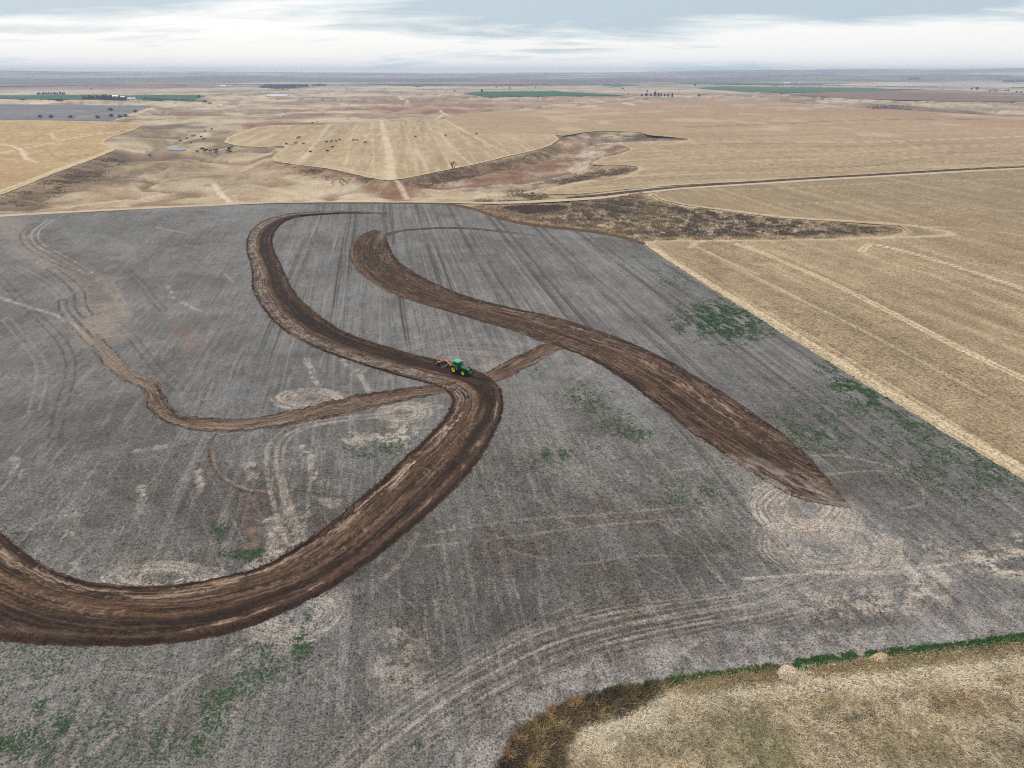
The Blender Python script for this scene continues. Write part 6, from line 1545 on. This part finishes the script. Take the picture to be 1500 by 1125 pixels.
M_LEAF_D = blade_material('evergreen_leaf'); M_LEAF_B = blade_material('bare_twig')
def clump_tree(name, h, w, rgb, n, shape, seed, trunk=0.15, size=0.09):
    """crown of many small leaf clumps spread through an uneven volume, on a tapered trunk"""
    g_ = np.random.default_rng(seed); root = empty(name, (0, 0, -500))
    m = MB(); m.tube([(0, 0, -0.3), (0.05, 0, h * trunk), (0, 0.05, h * 0.7)], [h * 0.03, h * 0.024, h * 0.008], 7)
    for k in range(4):
        a = k * 1.7 + seed; z0 = h * (trunk + 0.12 * k)
        m.tube([(0, 0, z0), (math.cos(a) * w * 0.3, math.sin(a) * w * 0.3, z0 + h * 0.12)], [h * 0.012, h * 0.005], 5)
    m.build('trunk', M_BARK, root)
    cl = g_.normal(size=(9, 3)) * np.array([w * 0.22, w * 0.22, h * 0.16])
    t = g_.random(n); ph = g_.random(n) * 2 * math.pi; rr = np.sqrt(g_.random(n))
    if shape == 'cone': prof = (1 - t) ** 0.8 * (0.8 + 0.4 * g_.random(n)); zz = h * (trunk * 0.6 + (1 - trunk * 0.6) * t)
    else: prof = np.sqrt(np.clip(1 - (2 * t - 1) ** 2, 0, 1)); zz = h * (trunk + (1 - trunk) * t)
    P = np.stack([np.cos(ph) * rr * prof * w / 2, np.sin(ph) * rr * prof * w / 2, zz], 1)
    P += cl[g_.integers(0, 9, n)] * 0.5
    P[:, 2] = np.maximum(P[:, 2], h * 0.04)
    s = h * size * (0.5 + g_.random(n))
    a = g_.normal(size=(n, 3)); a /= np.linalg.norm(a, axis=1)[:, None]
    b = np.cross(a, g_.normal(size=(n, 3))); b /= np.linalg.norm(b, axis=1)[:, None]
    V = np.stack([P - a * s[:, None], P + b * s[:, None] * 0.6, P + a * s[:, None], P - b * s[:, None] * 0.6], 1).reshape(-1, 3)
    k = np.arange(n) * 4
    tone = np.repeat(np.column_stack([np.asarray(rgb)[None, :] * (0.6 + 0.8 * g_.random((n, 1))), np.ones(n)]), 4, 0)
    np_mesh('crown', V, np.stack([k, k + 1, k + 2, k + 3], 1), M_LEAF_D, tone, False, root)
    return root
EV = (0.018, 0.032, 0.024); DK = (0.035, 0.036, 0.036); BR = (0.10, 0.085, 0.075)
K_CON = clump_tree('conifer', 9, 6.5, EV, 420, 'cone', 4)
K_RND = clump_tree('round_tree', 9, 9, DK, 420, 'round', 5)
K_SHR = clump_tree('shrub', 3.6, 6.5, (0.05, 0.05, 0.045), 260, 'round', 6, 0.08, 0.12)
used = set()
def plant(src, px, py, label, cat, group=None, s=1.0, name=None):
    x, y, z = at(px, py)
    loc = (x, y, z)
    if src.name in used: o = dup(src, loc, random.uniform(0, 6), s)
    else:
        o = src; used.add(src.name); o.location = loc; o.rotation_euler.z = random.uniform(0, 6); o.scale = (s,) * 3 if not hasattr(s, '__len__') else s
    tag(o, label, cat, group)
    return o
ordi = ['first', 'second', 'third', 'fourth', 'fifth', 'sixth', 'seventh', 'eighth', 'ninth', 'tenth', 'eleventh', 'twelfth', 'thirteenth', 'fourteenth', 'fifteenth', 'sixteenth', 'seventeenth', 'eighteenth', 'nineteenth', 'twentieth', 'twenty-first', 'twenty-second', 'twenty-third', 'twenty-fourth', 'twenty-fifth']
# farmstead windbreak on the left
for i in range(18):
    px = 123 + i * 3.75 + random.uniform(-0.8, 0.8)
    py = 145.2 + 0.045 * (px - 120) * 0.55 + random.uniform(-0.5, 0.1)
    big = 1.35 if 8 <= i <= 11 else 1.0
    plant((K_CON, K_RND)[i % 3 == 1], px, py, f'dark tree, {ordi[i]} from left in the windbreak before the white sheds', 'tree', 'windbreak trees of the left farmstead', big * random.uniform(0.85, 1.15))
for i in range(13):
    px = 55.5 + i * 3.3 + random.uniform(-0.5, 0.5)
    plant((K_RND, K_CON)[i % 2], px, 138.9 - 0.03 * i + random.uniform(-0.2, 0.2), f'dark evergreen, {ordi[i]} from left in the row behind the left green field', 'tree', 'short evergreen row behind the left green field', random.uniform(0.8, 1.05))
for i in range(22):
    px = 212 + i * 4.0 + random.uniform(-0.5, 0.5)
    plant(K_SHR, px, 145.4 + (px - 212) * 0.047 + random.uniform(-0.1, 0.1), f'dark bush, {ordi[i]} from left in the dotted row below the green field', 'bush', 'dotted hedge row right of the left farmstead', random.uniform(0.9, 1.2))
plant(K_SHR, 301, 150.4, 'dark bush ending the dotted hedge row at its right', 'bush', None, 1.6)
plant(K_SHR, 308, 152.3, 'long low dark bush lowest of all past the right end of the hedge row', 'bush', None, (2.6, 1.4, 0.9))
plant(K_RND, 291.5, 143.2, 'grey bushy tree standing on the right end of the left green field', 'tree', None, 0.9)
for px, py, s, lab in ((162.5, 162.6, 1.5, 'dark bush alone in the upper part of the far left grey field'), (199, 164.8, 1.3, 'dark bush at the slanting right edge of the far left grey field'), (163, 171.8, 1.4, 'tallest dark bush over the pale strip in the far left grey field'),
                       (176, 173, 1.3, 'dark bush between the tallest and the corner bush of the far left grey field'), (185, 172, 1.4, 'dark bush in the lower right corner of the far left grey field'), (144, 173.4, 1.2, 'dark bush left of the tallest bush in the far left grey field'),
                       (104.5, 173.2, 1.2, 'dark bush in the middle of the strip of the far left grey field'), (75.7, 173.2, 1.3, 'dark bush second from the left in the strip of the far left grey field'), (58.6, 172.6, 1.2, 'leftmost dark bush in the strip of the far left grey field')):
    plant(K_SHR, px, py, lab, 'bush', 'bushes in the far left grey field', s)
for px, py, s, src, lab in ((921, 140, 0.8, K_CON, 'dark tree at the right tip of the middle green field'), (940, 141, 0.75, K_RND, 'leftmost dark tree of the far centre-right grove'), (946.5, 141, 1.05, K_RND, 'broad dark tree second from the left in the far centre-right grove'),
                            (953, 140.6, 0.8, K_CON, 'dark tree left of the pale gap in the far centre-right grove'), (959.5, 140.8, 1.4, K_CON, 'tallest dark tree in the middle of the far centre-right grove'), (964.5, 140.4, 0.9, K_RND, 'greyish tree just right of the tallest in the far centre-right grove'),
                            (968.5, 140.8, 0.9, K_CON, 'dark tree fourth from the right in the far centre-right grove'), (973.5, 141.2, 0.8, K_RND, 'low greyish tree third from the right in the far centre-right grove'), (978.5, 141.6, 0.85, K_RND, 'low greyish tree second from the right in the far centre-right grove'),
                            (984.5, 142.2, 1.2, K_CON, 'rightmost dark tree of the far centre-right grove'), (948, 134.8, 0.8, K_RND, 'small dark tree alone behind the far centre-right grove'), (912, 131, 0.9, K_RND, 'dark bushy tree at the pale bank left behind the far grove'),
                            (706, 134.8, 1.1, K_RND, 'grey tree at the upper left edge of the middle green field'), (666, 134.4, 0.7, K_RND, 'small dark tree left of the middle green field'), (746.5, 130.2, 0.9, K_RND, 'dark tree above the middle green field, right of the small group'), (727, 128.6, 0.8, K_RND, 'dark tree in the small far group above the middle green field'),
                            (784.5, 129.6, 0.8, K_CON, 'single dark tree above the right half of the middle green field'), (134, 131.6, 0.8, K_RND, 'single small tree on the pale grass far behind the left farmstead'),
                            (1018, 126, 1.3, K_RND, 'low dark tree cluster on the pale-green plain right of centre'), (1201, 127, 0.8, K_RND, 'dark tree just below the far white sheds on the right'), (1193, 122.6, 0.9, K_CON, 'dark tree right of the far white sheds'), (1024, 141.6, 0.8, K_RND, 'small dark tree on the rim of the wide stubble right of the grove')):
    plant(src, px, py, lab, 'tree', None, s)
for i, (px, py, s) in enumerate(((1423, 131.3, 1.0), (1431, 131.5, 1.4), (1450, 134.4, 0.7), (1458, 135.5, 0.6), (1472.5, 133.6, 0.7), (1476.5, 133.8, 0.8), (1489, 136.2, 0.8), (1495.5, 136.4, 0.7))):
    plant(K_RND, px, py, f'small dark tree, {ordi[i]} from left around the far right pale shed', 'tree', 'trees around the far right shed', s)

# distant creek woodland: reads as one mass
def wood(name, px, n, h, rgb, seed):
    P = in_poly(px, n, seed); g_ = np.random.default_rng(seed)
    q = 36
    c0 = np.repeat(P, q, 0); N = len(c0)
    hh = np.repeat(h * (0.6 + 0.8 * g_.random(n)), q)
    off = g_.normal(size=(N, 3)) * np.stack([hh * 0.35, hh * 0.35, hh * 0.22], 1)
    z = np.repeat(ground_z(P[:, 0], P[:, 1]), q)
    Q = np.stack([c0[:, 0] + off[:, 0], c0[:, 1] + off[:, 1], z + np.maximum(hh * 0.5 + off[:, 2], 0.4)], 1)
    s = hh * 0.13
    a = g_.normal(size=(N, 3)); a /= np.linalg.norm(a, axis=1)[:, None]
    b = np.cross(a, g_.normal(size=(N, 3))); b /= np.linalg.norm(b, axis=1)[:, None]
    V = np.stack([Q - a * s[:, None], Q + b * s[:, None] * 0.6, Q + a * s[:, None], Q - b * s[:, None] * 0.6], 1).reshape(-1, 3)
    k = np.arange(N) * 4
    tone = np.repeat(np.column_stack([np.asarray(rgb)[None, :] * (0.6 + 0.8 * g_.random((N, 1))), np.ones(N)]), 4, 0)
    return tag(np_mesh(name, V, np.stack([k, k + 1, k + 2, k + 3], 1), M_LEAF_D, tone, False), kind='stuff')
wood('woodland', [(378, 129), (390, 127), (430, 126), (452, 125.6), (452, 126.6), (430, 129), (410, 130)], 420, 11, (0.045, 0.05, 0.06), 601)
wood('woodland', [(455, 125.4), (470, 124.8), (480, 125), (470, 126)], 60, 9, (0.06, 0.06, 0.068), 602)
wood('woodland', [(1270, 158), (1285, 155.5), (1305, 155), (1335, 157), (1334, 160.4), (1300, 160.4), (1276, 160.6)], 150, 4.0, (0.17, 0.16, 0.165), 603)
wood('woodland', [(1330, 116.4), (1345, 116), (1345, 117), (1330, 117.2)], 60, 14, (0.05, 0.05, 0.06), 604)
wood('woodland', [(1470, 119.4), (1500, 119), (1500, 120.4), (1470, 120.6)], 110, 13, (0.05, 0.05, 0.06), 605)

# ------------------------------------------------------------------ farm buildings
P_WHITE = plain('white_sheet', (0.78, 0.79, 0.80), 0.45, 0, 0.4, 0.06, 0.5)
P_GREYW = plain('grey_wall', (0.42, 0.42, 0.43), 0.6, 0, 0.3, 0.1, 0.5)
P_DOOR = plain('dark_door', (0.08, 0.08, 0.09), 0.6)
def shed(px, py, L_, D_, H_, rot, label, wall=P_WHITE, roof=P_WHITE):
    x, y, z = at(px, py)
    r = empty('farm_shed', (x, y, z), rot)
    m = MB(); e = H_; rg = H_ + D_ * 0.22
    m.add([(-L_/2, -D_/2, -0.5), (L_/2, -D_/2, -0.5), (L_/2, D_/2, -0.5), (-L_/2, D_/2, -0.5), (-L_/2, -D_/2, e), (L_/2, -D_/2, e), (L_/2, D_/2, e), (-L_/2, D_/2, e), (-L_/2, 0, rg), (L_/2, 0, rg)],
          [(0, 1, 5, 4), (2, 3, 7, 6), (1, 2, 6, 9, 5), (3, 0, 4, 8, 7), (3, 2, 1, 0)])
    m.build('wall', wall, r)
    m = MB(); o = 0.5; t_ = 0.2
    for s_ in (-1, 1):
        a = [(-L_/2 - o, s_ * (D_/2 + o), e - o * 0.44 + 0.05), (L_/2 + o, s_ * (D_/2 + o), e - o * 0.44 + 0.05), (L_/2 + o, 0, rg + 0.05), (-L_/2 - o, 0, rg + 0.05)]
        m.add(a + [(p[0], p[1], p[2] + t_) for p in a], [(0, 1, 2, 3), (7, 6, 5, 4), (0, 4, 5, 1), (1, 5, 6, 2), (3, 7, 4, 0)])
    m.build('roof', roof, r)
    m = MB(); m.box(-2.2, 2.2, -D_/2 - 0.1, -D_/2 + 0.02, 0, H_ * 0.8); m.build('door', P_DOOR, r)
    tag(r, label, 'shed')
    return r
shed(169.5, 144.0, 16, 9, 6.0, 0.1, 'white shed with bright roof among the trees, leftmost of the left farmstead')
shed(180.5, 144.6, 12, 8, 4.5, -0.1, 'white shed half hidden by the windbreak, second from the left in the farmstead')
shed(190, 146.4, 11, 8, 4.0, 0.2, 'low white shed just right of the windbreak on open ground')
shed(196.6, 146.2, 10, 7, 4.0, -0.2, 'low white shed, rightmost building of the left farmstead')
shed(204, 146.6, 8, 4, 2.2, 0.0, 'small dark-roofed hut right of the white farmstead sheds', P_GREYW, P_DOOR)
shed(1152, 123.0, 40, 16, 8, 0.1, 'long low white shed, left one of the two far sheds on the right plain')
shed(1172.5, 122.6, 22, 16, 10, -0.1, 'compact white shed, right one of the two far sheds on the right plain')
shed(1457, 132.4, 24, 16, 8, 0.3, 'pale grey shed among small trees at the far right', P_GREYW, P_GREYW)
shed(327, 127.4, 26, 12, 5, 0.0, 'tiny pale shed far away on the grassland left of the white pond')

# ------------------------------------------------------------------ small things on the near verge
def heap(px, py, rx, ry, h, rgb, label, seed, name='straw_heap', cat='straw heap'):
    """a tangle of dry stems piled over a lumpy mound"""
    x, y, z = at(px, py); g_ = np.random.default_rng(seed)
    n = 2200
    rr = np.sqrt(g_.random(n)); ph = g_.random(n) * 2 * math.pi
    lump = 0.75 + 0.5 * vnoise(np.cos(ph) * 2 + 9, np.sin(ph) * 2 + seed, seed)
    px_ = np.cos(ph) * rr * rx * lump; py_ = np.sin(ph) * rr * ry * lump
    pz = h * np.sqrt(np.clip(1 - rr ** 2, 0, 1)) * (0.6 + 0.4 * g_.random(n)) * lump
    a = g_.normal(size=(n, 3)); a[:, 2] *= 0.6; a /= np.linalg.norm(a, axis=1)[:, None]
    b = np.cross(a, g_.normal(size=(n, 3))); b /= np.linalg.norm(b, axis=1)[:, None]
    s = 0.22 * (0.5 + g_.random(n)); w_ = 0.03
    P = np.stack([px_, py_, pz + 0.08], 1)
    V = np.stack([P - a * s[:, None] - b * w_, P - a * s[:, None] + b * w_, P + a * s[:, None] + b * w_, P + a * s[:, None] - b * w_], 1).reshape(-1, 3)
    k = np.arange(n) * 4
    tone = np.repeat(np.column_stack([np.asarray(rgb)[None, :] * (0.6 + 0.65 * g_.random((n, 1))), np.ones(n)]), 4, 0)
    o = np_mesh(name, V, np.stack([k, k + 1, k + 2, k + 3], 1), M_BLADE, tone, False)
    o.location = (x, y, z + 0.05)
    return tag(o, label, cat)
heap(1152, 991, 1.05, 1.05, 1.0, lin((250, 234, 216)), 'round pale pinkish heap of dry stems in the gap of the green verge', 701)
heap(1287, 968, 1.0, 0.6, 0.65, lin((240, 222, 184)), 'smaller straw-yellow clump of dry stems on the green verge, right of the round heap', 702)
M_STICK = plain('weathered_wood', (0.30, 0.27, 0.24), 0.85, 0, 0.2, 0.3, 3)
def stick(name, p, q, r, mat, label, cat, z1=0.0):
    a = Vector(at(*p)); b = Vector(at(*q)); d = b - a
    m = MB(); nn = 5
    m.tube([Vector((0, 0, 0.08)) + d * k / nn + Vector((0, 0, 0.03 * math.sin(k * 1.9) + z1 * k / nn)) for k in range(nn + 1)], [r * (1 - 0.08 * k) for k in range(nn + 1)], 7)
    o = m.build(name, mat, None, True); o.location = a + Vector((0, 0, 0.06))
    return tag(o, label, cat)
stick('pole', (838, 1029), (860, 1025), 0.06, plain('grey_pole', (0.5, 0.48, 0.45), 0.7), 'long pale straight pole lying on the brown weeds at the field corner', 'pole', 0.15)
stick('pipe', (1270, 981.5), (1276, 976.5), 0.09, P_STEEL, 'short grey pipe lying in the dry grass below the smaller straw clump', 'pipe')
stick('stick', (1308, 975.5), (1322, 973.5), 0.05, plain('dark_wood', (0.12, 0.10, 0.085), 0.9), 'thin dark stick on the pale grass right of the grey pipe', 'stick')
stick('stick', (1124, 1000.5), (1139, 998), 0.05, plain('dark_wood_b', (0.10, 0.085, 0.07), 0.9), 'thin dark stick on the grass left below the round straw heap', 'stick')

# ------------------------------------------------------------------ haze: the air between the camera and the far land
mh = bpy.data.materials.new('haze_air')
hn, hl = nodes_of(mh); hn.clear()
ho = hn.new('ShaderNodeOutputMaterial'); pv = hn.new('ShaderNodeVolumePrincipled')
pv.inputs['Color'].default_value = (0.60, 0.76, 1.0, 1)
pv.inputs['Density'].default_value = 9.5e-5
pv.inputs['Anisotropy'].default_value = 0.0
hl.new(pv.outputs[0], ho.inputs['Volume'])
top = max(CAM_H, float(GZ.max())) + 6
bm = bmesh.new(); bmesh.ops.create_cube(bm, size=1.0)
me = bpy.data.meshes.new('haze'); bm.to_mesh(me); bm.free()
hz = bpy.data.objects.new('haze', me); col.objects.link(hz)
hz.scale = (28800, 20000, top + 30); hz.location = (0, 4400, (top - 30) / 2)
me.materials.append(mh); hz['kind'] = 'stuff'
